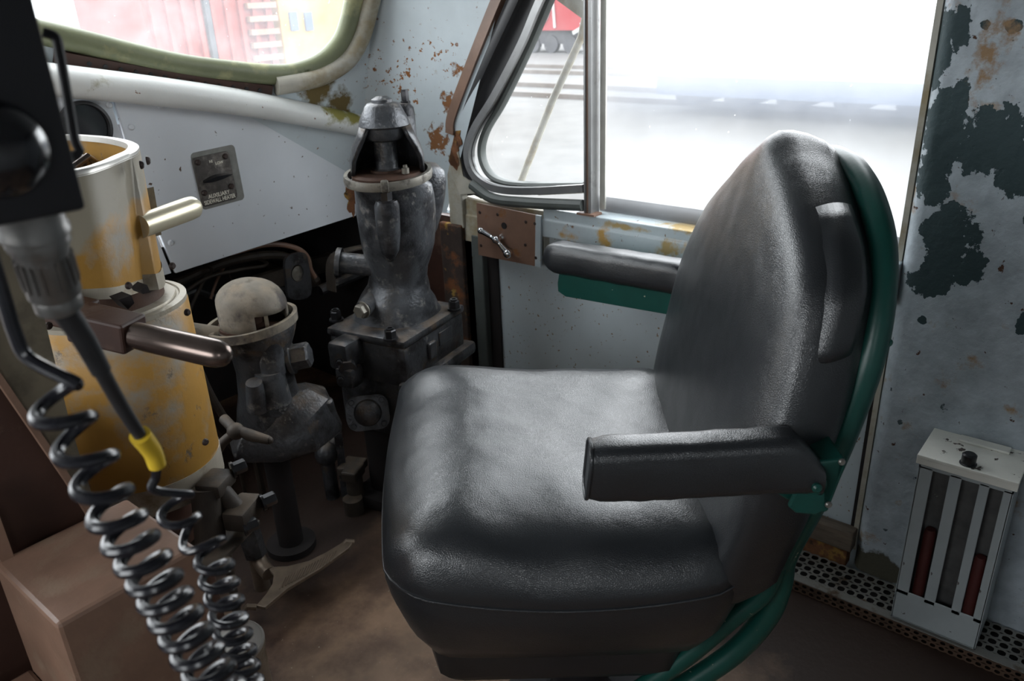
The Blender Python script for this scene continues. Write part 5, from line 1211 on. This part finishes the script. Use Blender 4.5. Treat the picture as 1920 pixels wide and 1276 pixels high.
bm = NB(); sweep(bm, [Lq(px, py) + V((-.05, 0, 0)) for px, py in ((1075, 62), (1092, 52))], [(-.10, -.03), (.10, -.03), (.10, .03), (-.10, .03)], up=(1, 0, 0)); obj('white_stripe', bm, 'loco_white', lo, smooth=None)
bm = NB(); box(bm, (lx + 1.5, (ya + yb) / 2, (zb_ + GZ) / 2 + .25), (2.4, yb - ya, zb_ - GZ - .5))
for i in range(8): 
    yy = ya + (yb - ya) * (i + .5) / 8; cyl(bm, (lx + .2, yy, GZ + .5), (lx + .5, yy, GZ + .5), .5, n=20)
obj('running_gear', bm, 'truckblack', lo, smooth=None)
for i, (px, py) in enumerate(((1000, 127), (1000, 138), (1000, 163), (1000, 182))):
    x = G(px, py).x
    one('rail', 'rail', box, (x, 30, GZ + .08), (.09, 120, .16), smooth=None, label=['farthest of the four rusty rails across the gravel outside', 'second farthest rusty rail across the gravel outside', 'third rusty rail across the gravel counting from the locomotive', 'rusty rail across the gravel nearest the quarter window'][i], cat='rail', group='rails across the gravel')
# a low dull blue flat car beyond the hazy side window
xx = G(1600, 236).x
fc = thing('flat_car', (xx + 1.3, on_x(1600, 200, xx).y, GZ), 'low dull blue flat car outside beyond the hazy side window', 'rail car')
yA_, yB_ = on_x(1900, 230, xx).y, on_x(1230, 200, xx).y
bm = NB(); box(bm, (xx + 1.3, (yA_ + yB_) / 2, GZ + .78), (2.6, yB_ - yA_, .5)); obj('deck', bm, 'bluecar', fc, smooth=None)
bm = NB()
for i in range(6): cyl(bm, (xx + .4, yA_ + (yB_ - yA_) * (i + .5) / 6, GZ + .53), (xx + 2.2, yA_ + (yB_ - yA_) * (i + .5) / 6, GZ + .53), .36, n=18)
obj('running_gear', bm, 'truckblack', fc, smooth=None)

# ------------------------------------------------------------------ LIGHT: overcast sky through the windows
wd = bpy.data.worlds.new('sky'); sc.world = wd; wd.use_nodes = True
nt = wd.node_tree; nt.nodes.clear()
o = nd(nt, 'ShaderNodeOutputWorld'); b = nd(nt, 'ShaderNodeBackground'); b.inputs[0].default_value = (.93, .97, 1.0, 1); b.inputs[1].default_value = 1.0
nt.links.new(b.outputs[0], o.inputs[0])
def portal(name, loc, sx, sy, direction):
    l = bpy.data.lights.new(name, 'AREA'); l.shape = 'RECTANGLE'; l.size = sx; l.size_y = sy; l.cycles.is_portal = True
    ob = bpy.data.objects.new(name, l); COL.objects.link(ob); ob.location = loc
    ob.rotation_euler = V(direction).to_track_quat('-Z', 'Y').to_euler()
USE_PORTALS = True
if USE_PORTALS:
    portal('side_window_daylight', (XW + .16, 1.05, 1.33), 1.5, 1.0, (-1, 0, 0))
    portal('far_window_daylight', (-1.22, .85, 1.4), 1.5, .8, (1, 0, 0))
    portal('rear_window_daylight', (-.75, -.92, 1.52), .55, .5, (0, 1, 0))
    portal('windshield_daylight', (.35, 2.36, 1.55), 3.0, .8, (0, -1, 0))
sc.view_settings.view_transform = 'Standard'; sc.view_settings.look = 'None'; sc.view_settings.gamma = 1; sc.view_settings.use_curve_mapping = False
sc.view_settings.exposure = 2.85
sc.cycles.use_denoising = True
sc.cycles.max_bounces = 8; sc.cycles.diffuse_bounces = 5; sc.cycles.transparent_max_bounces = 12
sc.cycles.sample_clamp_indirect = 6
for ob in list(sc.objects):
    if '_org' in ob: del ob['_org']
